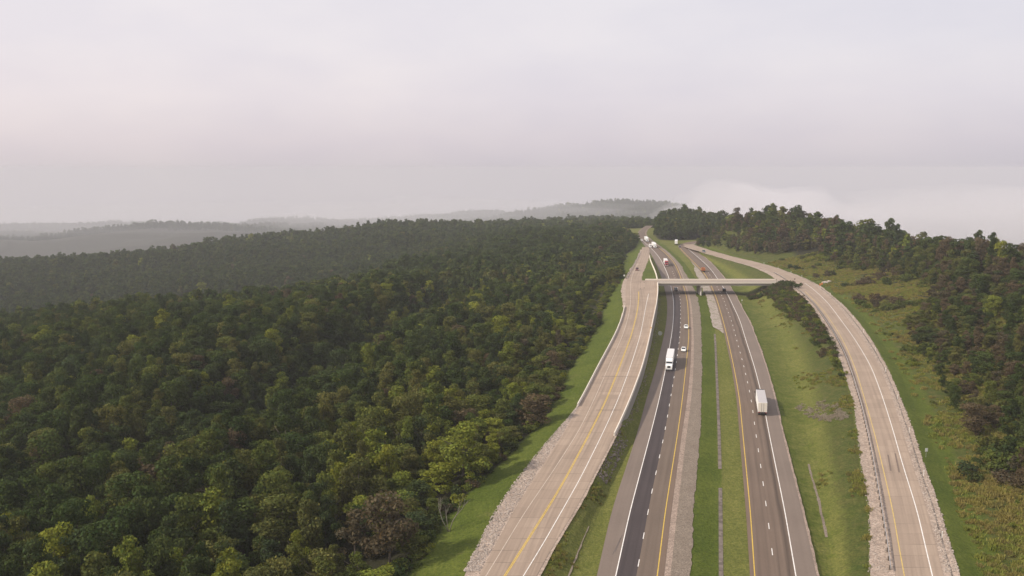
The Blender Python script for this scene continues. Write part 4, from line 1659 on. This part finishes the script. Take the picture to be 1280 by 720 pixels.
put(car(M['car_white']), 802.3, 300.8, l_white, zH, True, 'pale car at the road edge beside the farthest white semi truck', 'car', TG)
#@@PART3
# ------------------------------------------------------------------ trees
def leaf_cloud(rng, lobes, n, size, jitter=.55, inner=.25, sq=.8):
    """leaf clumps spread over a set of lobes (cx,cy,cz,r); returns verts, faces, tint per face"""
    lob = np.array(lobes)
    w = lob[:, 3] ** 2
    k = rng.choice(len(lob), n, p=w / w.sum())
    d = rng.normal(size=(n, 3))
    d[:, 2] = d[:, 2] * .9 + .35
    d /= np.linalg.norm(d, axis=1)[:, None]
    rad = np.where(rng.random(n) < inner, rng.uniform(.35, .8, n), rng.uniform(.8, 1.12, n))
    p = lob[k, :3] + d * (lob[k, 3] * rad)[:, None] * np.array([1, 1, sq])
    nrm = d + rng.normal(size=(n, 3)) * jitter
    nrm /= np.linalg.norm(nrm, axis=1)[:, None]
    a = np.cross(nrm, rng.normal(size=(n, 3)))
    a /= np.linalg.norm(a, axis=1)[:, None]
    b = np.cross(nrm, a)
    s = size * rng.uniform(.6, 1.35, n)[:, None]
    s2 = s * rng.uniform(.55, .9, n)[:, None]
    v = np.stack([p - a * s, p - b * s2 * .8, p + a * s, p + b * s2], 1).reshape(-1, 3)
    f = np.arange(n * 4).reshape(n, 4)
    lt = rng.uniform(.74, 1.24, len(lob))
    t = lt[k] * rng.uniform(.78, 1.22, n)
    hue = rng.normal(0, .06, n)
    tint = np.stack([t * (1 + hue), t, t * (1 - hue), np.ones(n)], -1)
    return v, f, tint


def crown_lobes(rng, H_, R, base, form):
    lobes = []
    if form == 'round':
        n = 26
        for i in range(n):
            th = rng.uniform(0, 2 * PI)
            u = rng.random()
            z = base + (H_ - base) * (.12 + .78 * u)
            rr = R * math.sqrt(max(0, 1 - (abs(u - .38) / .75) ** 2)) * rng.uniform(.35, .86)
            lobes.append((math.cos(th) * rr, math.sin(th) * rr, z, R * rng.uniform(.17, .40)))
        lobes.append((0, 0, base + (H_ - base) * .5, R * .55))
        lobes.append((rng.normal() * .5, rng.normal() * .5, H_ - R * .42, R * .42))
    elif form == 'tall':
        n = 15
        for i in range(n):
            u = (i + rng.random()) / n
            z = base + (H_ - base) * (.06 + .86 * u)
            th = rng.uniform(0, 2 * PI)
            wd = math.sin(PI * min(1, .22 + .78 * (1 - u))) ** .8
            rr = R * wd * rng.uniform(.25, .6)
            lobes.append((math.cos(th) * rr, math.sin(th) * rr, z, R * (.26 + .2 * wd) * rng.uniform(.85, 1.15)))
        lobes.append((0, 0, base + (H_ - base) * .5, R * .5))
        lobes.append((0, 0, H_ - R * .3, R * .3))
    elif form == 'ragged':
        for i in range(11):
            th = rng.uniform(0, 2 * PI)
            u = rng.random()
            z = base + (H_ - base) * (.05 + .9 * u)
            rr = R * rng.uniform(.2, .85) * (1 - .45 * u)
            lobes.append((math.cos(th) * rr, math.sin(th) * rr, z, R * rng.uniform(.2, .36)))
        lobes.append((0, 0, base + (H_ - base) * .5, R * .42))
    return lobes


def trunk_mesh(rng, H_, R, base, thick=.22):
    b = MB()
    lean = rng.normal(0, .25, 2)
    pts = [(lean[0] * t, lean[1] * t, H_ * .72 * t - .6 * (1 - t)) for t in (0, .25, .5, .75, 1)]
    b.tube(pts, [thick * 1.35, thick, thick * .8, thick * .55, thick * .25], M['bark'], 7)
    for i in range(6):
        t = rng.uniform(.45, .9)
        th = rng.uniform(0, 2 * PI)
        p0 = Vector((lean[0] * t, lean[1] * t, H_ * .72 * t))
        ln = R * rng.uniform(.5, .85)
        p1 = p0 + Vector((math.cos(th) * ln * .5, math.sin(th) * ln * .5, ln * .35))
        p2 = p0 + Vector((math.cos(th) * ln, math.sin(th) * ln, ln * .75))
        b.tube([p0, p1, p2], [thick * .45, thick * .3, thick * .1], M['bark'], 5)
    return b


def mesh_from(v, f, tint, mat, name):
    me = np_mesh(name, v, f, [mat])
    ca = me.color_attributes.new('tint', 'FLOAT_COLOR', 'CORNER')
    ca.data.foreach_set('color', np.repeat(tint, 4, axis=0).astype(np.float32).reshape(-1))
    return me


def mb_mesh(b, name):
    me = bpy.data.meshes.new(name)
    me.from_pydata(b.v, [], b.f)
    for m_ in b.mats:
        me.materials.append(m_)
    me.polygons.foreach_set('use_smooth', [True] * len(me.polygons))
    return me


FORMS = [('round', 15.0, 4.6, 1.6), ('tall', 16.5, 3.9, 1.6), ('round', 13.5, 4.2, 1.2), ('ragged', 14.5, 4.3, 2.0), ('tall', 14.0, 3.5, 1.2), ('round', 16.0, 5.2, 1.8)]
COLS = ['dark', 'olive', 'bright', 'brown']
LOD = [(3000, .30, .22), (620, .66, .15), (190, 1.15, .0)]
CROWN, TRUNK = {}, []
PROTO = bpy.data.collections.new('tree_kinds')           # never linked to the scene
KIDX = {}
cnt = 0
for fi_, (form, h_, r_, bs) in enumerate(FORMS):
    rng = np.random.default_rng(100 + fi_)
    TRUNK.append(mb_mesh(trunk_mesh(rng, h_, r_, bs), 'trunk'))
for li, (nl, sz, inn) in enumerate(LOD):
    for fi_, (form, h_, r_, bs) in enumerate(FORMS):
        rng = np.random.default_rng(200 + fi_)
        lob = crown_lobes(rng, h_, r_, bs, form)
        v, f, t = leaf_cloud(rng, lob, int(nl * (.62 if form == 'ragged' else 1)), sz, inner=inn)
        for c in COLS:
            me = mesh_from(v, f, t, LEAF[c], 'crown')
            CROWN[(li, fi_, c)] = me
            if li == 0:
                # near kinds of the mass carry their trunk too
                o = bpy.data.objects.new('tree_kind_%03d' % cnt, me)
            else:
                o = bpy.data.objects.new('tree_kind_%03d' % cnt, me)
            PROTO.objects.link(o)
            KIDX[(li, fi_, c)] = cnt
            cnt += 1


def instancer(name, pts, idx, rot, scl, coll):
    """one object: a point for every plant, the plants of coll set on the points"""
    me = bpy.data.meshes.new(name)
    me.vertices.add(len(pts))
    me.vertices.foreach_set('co', np.asarray(pts, np.float32).reshape(-1))
    for an, typ, dat in (('kind_index', 'INT', idx), ('turn', 'FLOAT', rot)):
        a = me.attributes.new(an, typ, 'POINT')
        a.data.foreach_set('value', np.asarray(dat))
    a = me.attributes.new('size', 'FLOAT_VECTOR', 'POINT')
    a.data.foreach_set('vector', np.asarray(scl, np.float32).reshape(-1))
    me.update()
    o = bpy.data.objects.new(name, me)
    COL.objects.link(o)
    ng = bpy.data.node_groups.new(name + '_nodes', 'GeometryNodeTree')
    ng.interface.new_socket('Geometry', in_out='INPUT', socket_type='NodeSocketGeometry')
    ng.interface.new_socket('Geometry', in_out='OUTPUT', socket_type='NodeSocketGeometry')
    gi = ng.nodes.new('NodeGroupInput')
    go = ng.nodes.new('NodeGroupOutput')
    ip = ng.nodes.new('GeometryNodeInstanceOnPoints')
    ci = ng.nodes.new('GeometryNodeCollectionInfo')
    ci.inputs['Collection'].default_value = coll
    ci.inputs['Separate Children'].default_value = True
    ci.inputs['Reset Children'].default_value = True
    ip.inputs['Pick Instance'].default_value = True

    def named(nm, dt):
        n = ng.nodes.new('GeometryNodeInputNamedAttribute')
        n.data_type = dt
        n.inputs[0].default_value = nm
        return next(s for s in n.outputs if s.enabled and s.name == 'Attribute')
    cx = ng.nodes.new('ShaderNodeCombineXYZ')
    ng.links.new(named('turn', 'FLOAT'), cx.inputs[2])
    ng.links.new(gi.outputs[0], ip.inputs['Points'])
    ng.links.new(ci.outputs[0], ip.inputs['Instance'])
    ng.links.new(named('kind_index', 'INT'), ip.inputs['Instance Index'])
    ng.links.new(cx.outputs[0], ip.inputs['Rotation'])
    ng.links.new(named('size', 'FLOAT_VECTOR'), ip.inputs['Scale'])
    ng.links.new(ip.outputs[0], go.inputs[0])
    md = o.modifiers.new('plants', 'NODES')
    md.node_group = ng
    return o


def jgrid(y0, y1, sp, rng, half=.72):
    """jittered grid over the fan the camera (and its neighbours) can see"""
    ys = np.arange(y0, y1, sp * .87)
    P = []
    for i, yy in enumerate(ys):
        w = 60 + half * yy
        xs = np.arange(-w, w, sp) + (sp / 2 if i % 2 else 0)
        P.append(np.stack([xs, np.full_like(xs, yy)], -1))
    P = np.concatenate(P)
    return P + rng.uniform(-.38, .38, P.shape) * sp


rng = np.random.default_rng(11)


def is_tree_land(X, Y):
    A, B, C, G, R0, D, E, Fx = corridor(Y)
    V = verge_left(Y)
    e = X - Fx
    n1 = vnoise(X, Y, 40, 21)
    left = (X < V - 1.0) & (Y < 1120)
    right = (e > 19 + 9 * n1 + 4 * sstep(330, 420, Y) + 16 * np.exp(-((Y - 455) / 50.0) ** 2) + 12 * sstep(380, 420, Y) * (1 - sstep(640, 690, Y)) + 6 * sstep(530, 580, Y) * (1 - sstep(640, 690, Y)) - 14 * sstep(660, 730, Y)) & (Y < 905) & (X > Fx)
    mid = (Y >= 897) & (X > G + 11) & (Y < 1120)
    bey = Y >= 1120
    return left | right | mid | bey


# specials first: (photo base x, y, form, colour, radius, height, label)
SPEC = [
    (579, 606, 0, 'bright', 5.7, 15.5, 'large bright yellow-green tree standing out at the forest edge by the verge'),
    (470, 612, 1, 'bright', 4.6, 15.5, 'tall pointed yellow-green tree in the forest left of the largest bright tree'),
    (487, 712, 0, 'brown', 5.2, 15.5, 'tall rusty brown tree at the forest edge near the bare dead tree'),
    (668, 531, 0, 'brown', 5.2, 9.5, 'broad reddish brown tree at the forest edge where the ramp barrier ends'),
    (445, 705, 3, 'brown', 4.2, 12.0, 'smaller rusty brown tree in the forest just left of the larger rusty tree'),
    (690, 470, 0, 'brown', 4.2, 9.5, 'small reddish brown tree behind the broad reddish one by the curving barrier'),
]
spec_pts = []
pool = []          # (x,y,z,form,colour,scale xy,scale z,rot,special label)
for (x, y, fm, c, r_, h_, lb) in SPEC:
    p = hit(x, y)
    spec_pts.append((p.x, p.y, r_))
    pool.append((p.x, p.y, p.z - .2, fm, c, r_ / FORMS[fm][2], h_ / FORMS[fm][1], random.random() * 6.28, lb))

bands = [(60, 620, 5.5, .90), (620, 1150, 6.6, 1.08), (1150, 1750, 8.4, 1.25), (1750, 2400, 12.5, 1.5), (4300, 6000, 24, 2.1), (6900, 8000, 34, 2.6)]
P_, S_ = [], []
for (a, b_, sp, sc) in bands:
    q = jgrid(a, b_, sp, rng)
    ok = is_tree_land(q[:, 0], q[:, 1])
    q = q[ok]
    P_.append(q)
    S_.append(np.full(len(q), sc))
P_ = np.concatenate(P_)
S_ = np.concatenate(S_)
for (sx, sy, sr) in spec_pts:
    keep = np.hypot(P_[:, 0] - sx, P_[:, 1] - sy) > sr * .95
    # keep the view of the special trees clear on the near side
    keep &= ~((np.abs(P_[:, 0] - sx) < sr * .8) & (P_[:, 1] < sy) & (P_[:, 1] > sy - sr * 2.2))
    P_, S_ = P_[keep], S_[keep]
Zt = height(P_[:, 0], P_[:, 1])
Y_ = P_[:, 1]
dep = depth(P_[:, 1], Zt)
pxs = img_x(P_[:, 0], P_[:, 1], Zt)
pys = img_y(P_[:, 1], Zt)
ok = (pxs > -230) & (pxs < 1510) & (pys < 1000) & ~((Y_ > 4000) & ((pxs < -60) | (pxs > 1300)))
P_, S_, Zt, dep, pxs, pys = P_[ok], S_[ok], Zt[ok], dep[ok], pxs[ok], pys[ok]
_e = P_[:, 0] - rb_out(P_[:, 1])
crest = (P_[:, 1] < 905) & (_e > WR(P_[:, 1]) * .66)
ok = ~(crest & (rng.random(len(P_)) < .26))
P_, S_, Zt, dep, pxs, pys, crest = P_[ok], S_[ok], Zt[ok], dep[ok], pxs[ok], pys[ok], crest[ok]
n = len(P_)
X, Y = P_[:, 0], P_[:, 1]
A, B, C, G, R0, D, E, Fx = corridor(Y)
d_edge = verge_left(Y) - X
e_r = X - Fx
is_right = (X > Fx) & (Y < 905)
u = rng.random(n)
nb_ = vnoise(X, Y, 60, 71) * .5 + vnoise(X, Y, 22, 72) * .5
p_bright = np.where(is_right, .05, .02 + .22 * np.exp(-np.maximum(d_edge, 0) / 60.0)) * (1 + 1.2 * nb_)  # yellow-green trees gather by the ramp, partly painting sunlit crowns into leaf colour
p_brown = np.where(is_right, .22, .018 + .07 * np.exp(-np.maximum(d_edge, 0) / 14.0)) * (1 - .8 * nb_)
p_olive = np.where(is_right, .2, (.10 + .34 * np.exp(-np.maximum(d_edge, 0) / 80.0)) * (1 - .7 * sstep(550, 1000, Y))) * (1 + .9 * nb_)  # olive leaves rise the same way, sunlight near the ramp put into colour
p_bright = np.where(is_right, p_bright, p_bright * (1 - .75 * sstep(380, 700, Y)))
p_brown = np.where(Y > 1100, .015, p_brown)
farl = np.where(is_right, 0.0, sstep(520, 700, Y) * .7)  # fewer light leaves far left: the hill's shade and haze put into leaf colour
p_olive = p_olive * (1 - farl)
p_brown = p_brown * (1 - farl) + np.where(is_right, .16 * (1 - sstep(35, 60, e_r)), 0)
p_bright = np.where(is_right, .025, p_bright * (1 - farl))
colr = np.where(u < p_bright, 2, np.where(u < p_bright + p_brown, 3, np.where(u < p_bright + p_brown + p_olive, 1, 0)))
form = rng.choice(6, n, p=[.15, .25, .16, .14, .20, .10])
form = np.where(is_right, rng.choice(6, n, p=[.2, .18, .22, .14, .16, .10]), form)
sxy = S_ * (.62 + .72 * rng.random(n) ** 1.4)
szz = S_ * (.45 + .35 * sxy / S_ + .46 * rng.random(n) ** 1.3)
# lower growth at the edges of the woods
ed = np.where(X < A, np.clip(.34 + d_edge / 38.0, .34, 1.0), 1.0)
# the hillside right of the ramp has younger, smaller trees that thin out downhill
rs = np.where(is_right, .46 + .52 * sstep(32, 75, e_r) + .2 * sstep(540, 700, Y) * sstep(12, 40, e_r), 1.0)
szz = szz * ed * rs
sxy = sxy * (.7 + .3 * ed) * (.3 + .7 * rs)
sxy = np.where(is_right, sxy * rng.uniform(.8, 1.15, n), sxy)
szz = np.where(is_right, szz * rng.uniform(.65, 1.3, n), szz)
szz = np.where(crest & is_right, szz * np.where(Y > 600, rng.uniform(.8, 1.05, n), rng.uniform(.75, 1.12, n)), szz)
sxy = np.where(crest & is_right, sxy * rng.uniform(.95, 1.3, n), sxy)
rot = rng.uniform(0, 2 * PI, n)
# the thicket beside the ramp near the bridge is low bushes, not trees
thick = (X < A) & (Y > 395) & (Y < 520) & (d_edge < 16)
szz = np.where(thick, szz * .38, szz)
sxy = np.where(thick, sxy * .62, sxy)
colr = np.where(thick & (u < .6), np.where(u < .42, 2, 1), colr)
form = np.where(thick, 2, form)

# the 300 trees that show largest become things of their own
sizes = szz * 15 / dep
tp = img_y(Y, Zt + szz * 13)
inside = (pxs > 8) & (pxs < 1272) & (tp < 700) & (dep < 900)
hidden_r = is_right & (e_r > WR(Y) + 12)
cand = np.where(inside & ~hidden_r & ~thick)[0]
cand = cand[np.argsort(-sizes[cand])][:300 - len(SPEC)]
sel = np.zeros(n, bool)
sel[cand] = True


def zone_label(i):
    c = {0: 'dark green', 1: 'olive', 2: 'yellow-green', 3: 'rusty'}[int(colr[i])]
    shape = {'round': 'round-crowned', 'tall': 'tall narrow', 'ragged': 'ragged open'}[FORMS[form[i]][0]]
    if is_right[i]:
        w = 'on the wooded hillside right of the right ramp'
        if e_r[i] > WR(Y[i]) * .72:
            w = 'on the crest of the hillside right of the right ramp'
    elif d_edge[i] < 9:
        w = 'at the forest edge beside the left verge'
    else:
        yb = tp[i]
        xb = pxs[i]
        w = ('at the bottom of the left forest' if yb > 600 else 'low in the left forest' if yb > 510 else 'in the mid-distance left forest')
        if xb < 200:
            w += ', far from the road'
        elif xb < 400:
            w += ', well inside'
        else:
            w += ', nearer the ramp'
    return f'{c} {shape} tree {w}', w


for i in cand:
    lb, w = zone_label(i)
    pool.append((X[i], Y[i], Zt[i] - .25, int(form[i]), COLS[int(colr[i])], sxy[i], szz[i], rot[i], None, lb, w))
for t_ in pool:
    x, y, z, fm, c, sx, sz, rz = t_[:8]
    root = empty('broadleaf_tree', (x, y, z), rz)
    for nm, me in (('trunk', TRUNK[fm]), ('crown', CROWN[(0, fm, c)])):
        o = bpy.data.objects.new(nm, me)
        COL.objects.link(o)
        o.parent = root
        o.scale = (sx, sx, sz)
    if t_[8]:
        tag(root, t_[8], 'tree')
    else:
        tag(root, t_[9], 'tree', 'trees ' + t_[10].split(',')[0].replace('the ', ''))

rest = ~sel
idx = np.array([KIDX[(0 if dd < 520 else 1 if dd < 1250 else 2, int(a), COLS[int(b_)])] for dd, a, b_ in zip(dep[rest], form[rest], colr[rest])], np.int32)
fo = instancer('forest', np.stack([X[rest], Y[rest], Zt[rest] - .3], -1), idx, rot[rest].astype(np.float32), np.stack([sxy[rest], sxy[rest], szz[rest]], -1), PROTO)
tag(fo, 'dense broadleaf forest covering the hills beyond and between the nearest trees', 'forest', kind='stuff')
print('forest points', int(rest.sum()), 'individual', len(pool))

# ------------------------------------------------------------------ bushes and weeds
BUSH = bpy.data.collections.new('bush_kinds')
BMESH = {}
bi = 0
for k in range(4):
    r2 = np.random.default_rng(400 + k)
    lob = [(r2.normal() * .55, r2.normal() * .55, .55 + r2.random() * .55, r2.uniform(.35, .62)) for _ in range(7)] + [(0, 0, .5, .75)]
    v, f, t = leaf_cloud(r2, lob, 380, .15, inner=.15)
    for c in ('shrub', 'brown', 'dark', 'bright'):
        me = mesh_from(v, f, t, LEAF[c], 'leaves')
        BMESH[(k, c)] = me
        o = bpy.data.objects.new('bush_kind_%02d' % bi, me)
        BUSH.objects.link(o)
        bi += 1
WEED = bpy.data.collections.new('weed_kinds')
for k in range(4):
    r2 = np.random.default_rng(500 + k)
    nb2 = 70
    # upright blades and leaf sprays
    p = r2.normal(0, .38, (nb2, 2))
    hgt = r2.uniform(.35, .95, nb2)
    ang = r2.uniform(0, 2 * PI, nb2)
    ln = r2.normal(0, .22, (nb2, 2))
    wv = np.stack([np.cos(ang), np.sin(ang)], -1) * r2.uniform(.05, .11, nb2)[:, None]
    z0 = np.zeros(nb2)
    v = np.stack([np.concatenate([p - wv, z0[:, None]], 1), np.concatenate([p + wv, z0[:, None]], 1),
                  np.concatenate([p + ln + wv * .8, hgt[:, None]], 1), np.concatenate([p + ln - wv * .4, (hgt * 1.06)[:, None]], 1)], 1).reshape(-1, 3)
    f = np.arange(nb2 * 4).reshape(nb2, 4)
    t = r2.uniform(.7, 1.25, nb2)
    tint = np.stack([t, t, t, np.ones(nb2)], -1)
    o = bpy.data.objects.new('weed_kind_%02d' % k, mesh_from(v, f, tint, LEAF['weed'], 'weeds'))
    WEED.objects.link(o)
for c in ('gold', 'grey'):
    for k in range(4):
        me = WEED.objects['weed_kind_%02d' % k].data.copy()
        me.materials[0] = LEAF[c]
        o = bpy.data.objects.new('weed_kind_%02d' % (k + (4 if c == 'gold' else 8)), me)
        WEED.objects.link(o)

rng = np.random.default_rng(21)


def region(n_, fn, y0, y1, pw=1.35):
    Yq = y0 + (y1 - y0) * rng.random(n_) ** pw
    tq = rng.random(n_)
    return fn(Yq, tq), Yq


BL = []     # candidate bushes x,y,scale,colour,label
LBL = {
    'slope': ('on the grass slope between highway and right ramp', 'bushes on the slope below the right ramp'),
    'hill': ('among weeds on the hillside right of the right ramp', 'bushes on the hillside right of the ramp'),
    'bridge': ('below the right end of the bridge', 'bushes below the right bridge end'),
    'edge': ('at the foot of the forest edge beside the left verge', 'bushes along the left forest edge'),
}
inx = lambda Yq, t: r_pave(Yq) + (ra_grav(Yq) - r_pave(Yq)) * t
# dense dark patch on the slope just before the bridge
xq, yq = region(900, lambda Y_, t: inx(Y_, .50 + .46 * t), 280, 498, .8)
for a, b_ in zip(xq, yq):
    tt = (a - float(r_pave(b_))) / (float(ra_grav(b_)) - float(r_pave(b_)))
    lim = float(np.interp(b_, [280, 330, 400, 440, 498], [.90, .80, .66, .54, .5]))
    if tt < lim + .08 * float(vnoise(a, b_, 12, 93)) or rng.random() > float(np.interp(b_, [280, 340, 400, 498], [.25, .6, .9, 1.0])):
        continue
    BL.append((a, b_, rng.uniform(.7, 1.6), rng.choice(['brown', 'shrub', 'dark', 'bright'], p=[.42, .34, .14, .10]), 'slope'))
# tall bushes under the end of the bridge
for _ in range(46):
    yy = rng.uniform(484, 500)
    xx = float(r_pave(490)) + rng.uniform(.22, .98) * (float(ra_edge(490)) - float(r_pave(490)))
    t_ = (xx - float(r_pave(490))) / (float(ra_edge(490)) - float(r_pave(490)))
    BL.append((xx, yy, rng.uniform(1.0, 1.5) * (.8 + 1.1 * t_), rng.choice(['dark', 'brown'], p=[.65, .35]), 'bridge'))
# hillside scrub
xq, yq = region(1500, lambda Y_, t: rb_out(Y_) + 8 + 40 * t ** .8, 165, 640, 1.25)
for a, b_ in zip(xq, yq):
    if vnoise(a, b_, 16, 91) < -.05:
        continue
    nz = float(vnoise(a, b_, 26, 92))
    BL.append((a, b_, .6 + 2.3 * rng.random() ** 2, 'brown' if nz < -.35 else 'bright' if nz > .45 else 'dark' if rng.random() < .25 else 'shrub', 'hill'))
# forest foot along the left verge
xq, yq = region(240, lambda Y_, t: verge_left(Y_) - .3 - 3.2 * t, 150, 620, 1.2)
for a, b_ in zip(xq, yq):
    BL.append((a, b_, rng.uniform(.8, 1.9), rng.choice(['dark', 'shrub', 'brown', 'bright'], p=[.45, .25, .15, .15]), 'edge'))
BL = [(a, b_, s, c, z_, float(height(a, b_))) for (a, b_, s, c, z_) in BL]
scr = []
for k, (a, b_, s, c, z_, hh) in enumerate(BL):
    px, py = float(img_x(a, b_, hh)), float(img_y(b_, hh))
    vis = 10 < px < 1270 and py < 712
    scr.append((s / float(depth(b_, hh)) if vis else 0.0, k))
scr.sort(reverse=True)
chosen = set(k for s_, k in scr[:150] if s_ > 0)
CN = {'shrub': 'green', 'brown': 'brownish', 'dark': 'dark green', 'bright': 'yellow-green'}
pts, ids, rts, scs = [], [], [], []
CI = {'shrub': 0, 'brown': 1, 'dark': 2, 'bright': 3}
for k, (a, b_, s, c, z_, hh) in enumerate(BL):
    kk = int(rng.integers(4))
    rz = float(rng.uniform(0, 6.28))
    zz = s * rng.uniform(.7, 1.1)
    if k in chosen:
        o = bpy.data.objects.new('bush', BMESH[(kk, c)])
        COL.objects.link(o)
        o.location = (a, b_, hh - .15)
        o.rotation_euler = (0, 0, rz)
        o.scale = (s, s, zz)
        big = 'large' if s > 1.35 else 'small' if s < 1.0 else 'mid-sized'
        tag(o, f'{big} {CN[c]} bush {LBL[z_][0]}', 'bush', LBL[z_][1])
    else:
        pts.append((a, b_, hh - .15))
        ids.append(kk * 4 + CI[c])
        rts.append(rz)
        scs.append((s, s, zz))
o = instancer('undergrowth', pts, np.array(ids, np.int32), np.array(rts, np.float32), scs, BUSH)
tag(o, 'smaller scattered bushes filling the slopes and the forest edge', 'undergrowth', kind='stuff')

# weeds: rough growth on the slopes, thinning out at its borders
W_ = []


def thin(xq, yq, base, wl, sd_, soft=.5):
    pr = base + vnoise(xq, yq, wl, sd_) * soft + vnoise(xq, yq, wl * .35, sd_ + 1) * soft * .6
    return rng.random(len(xq)) < pr


tq = None
Yq = 140 + 500 * rng.random(26000) ** 1.5
tq = rng.random(26000)
xq = rb_out(Yq) + 4.5 + 48 * tq ** .85
kp = thin(xq, Yq, .25 + .5 * sstep(0, .2, tq), 14, 95)
W_.append((xq[kp], Yq[kp], rng.uniform(.4, 1.05, kp.sum())))
Yq = 140 + 340 * rng.random(15000) ** 1.5
tq = .35 + .63 * rng.random(15000)
xq = inx(Yq, tq)
kp = thin(xq, Yq, -.3 + .5 * sstep(.6, 1.0, tq) + .3 * sstep(300, 400, Yq), 11, 97, .45)
W_.append((xq[kp], Yq[kp], rng.uniform(.25, .8, kp.sum())))
Yq = 140 + 100 * rng.random(3000) ** 1.2
tq = rng.random(3000)
xq = lb_edge(Yq) + .8 + (l_edge(Yq) - lb_edge(Yq) - 1.5) * tq * .6
kp = thin(xq, Yq, .12 - .5 * tq, 6, 99, .5)
W_.append((xq[kp], Yq[kp], rng.uniform(.2, .5, kp.sum())))
# a grey patch of dead brush on the slope
pc = hit(1026, 512)
aq, rq = rng.uniform(0, 2 * PI, 700), np.sqrt(rng.random(700))
gx, gy = pc.x + np.cos(aq) * rq * 4.6, pc.y + np.sin(aq) * rq * 17
kp = thin(gx, gy, .22, 5, 103, .5)
n_grey = int(kp.sum())
W_.append((gx[kp], gy[kp], rng.uniform(.3, .65, n_grey)))
wx = np.concatenate([a[0] for a in W_])
wy = np.concatenate([a[1] for a in W_])
ws = np.concatenate([a[2] for a in W_])
wz = height(wx, wy)
wk = rng.integers(0, 4, len(wx)) + np.where(rng.random(len(wx)) < np.clip(.14 + .9 * vnoise(wx, wy, 17, 105), .04, .85), 4, 0)
wk[-n_grey:] = 8 + wk[-n_grey:] % 4
wk = wk.astype(np.int32)
o = instancer('weeds', np.stack([wx, wy, wz - .03], -1), wk, rng.uniform(0, 6.28, len(wx)).astype(np.float32), np.stack([ws * 1.2, ws * 1.2, ws], -1), WEED)
tag(o, 'rough weeds and tall grass on the slopes beside the ramps', 'weeds', kind='stuff')

# bare dead tree on the verge
p = hit(561, 664)
root = empty('dead_tree', p)
root.scale = (.8, .8, .8)
r3 = random.Random(3)
b = MB()


def limb(p0, d, ln, r0, lv):
    d = d.normalized()
    p1 = p0 + d * ln * .5 + Vector((r3.uniform(-.1, .1), 0, r3.uniform(-.05, .1))) * ln
    p2 = p0 + d * ln
    b.tube([p0, p1, p2], [r0, r0 * .75, r0 * .4], M['dead_wood'], 6)
    if lv:
        for _ in range(3 if lv > 1 else 2):
            q = p1.lerp(p2, r3.uniform(0, 1))
            limb(q, d + Vector((r3.uniform(-.55, .55), r3.uniform(-.5, .5), r3.uniform(-.05, .3))), ln * r3.uniform(.4, .62), r0 * .5, lv - 1)


limb(Vector((0, 0, -.3)), Vector((-.42, .05, 1)), 6.2, .15, 3)
limb(Vector((.1, 0, -.3)), Vector((.42, -.1, 1)), 6.8, .15, 3)
limb(Vector((-.05, .1, -.3)), Vector((-.16, .3, 1)), 4.8, .10, 2)
b.build('trunk', root, smooth=True)
tag(root, 'bare pale dead tree with two forked limbs standing on the left verge', 'tree')
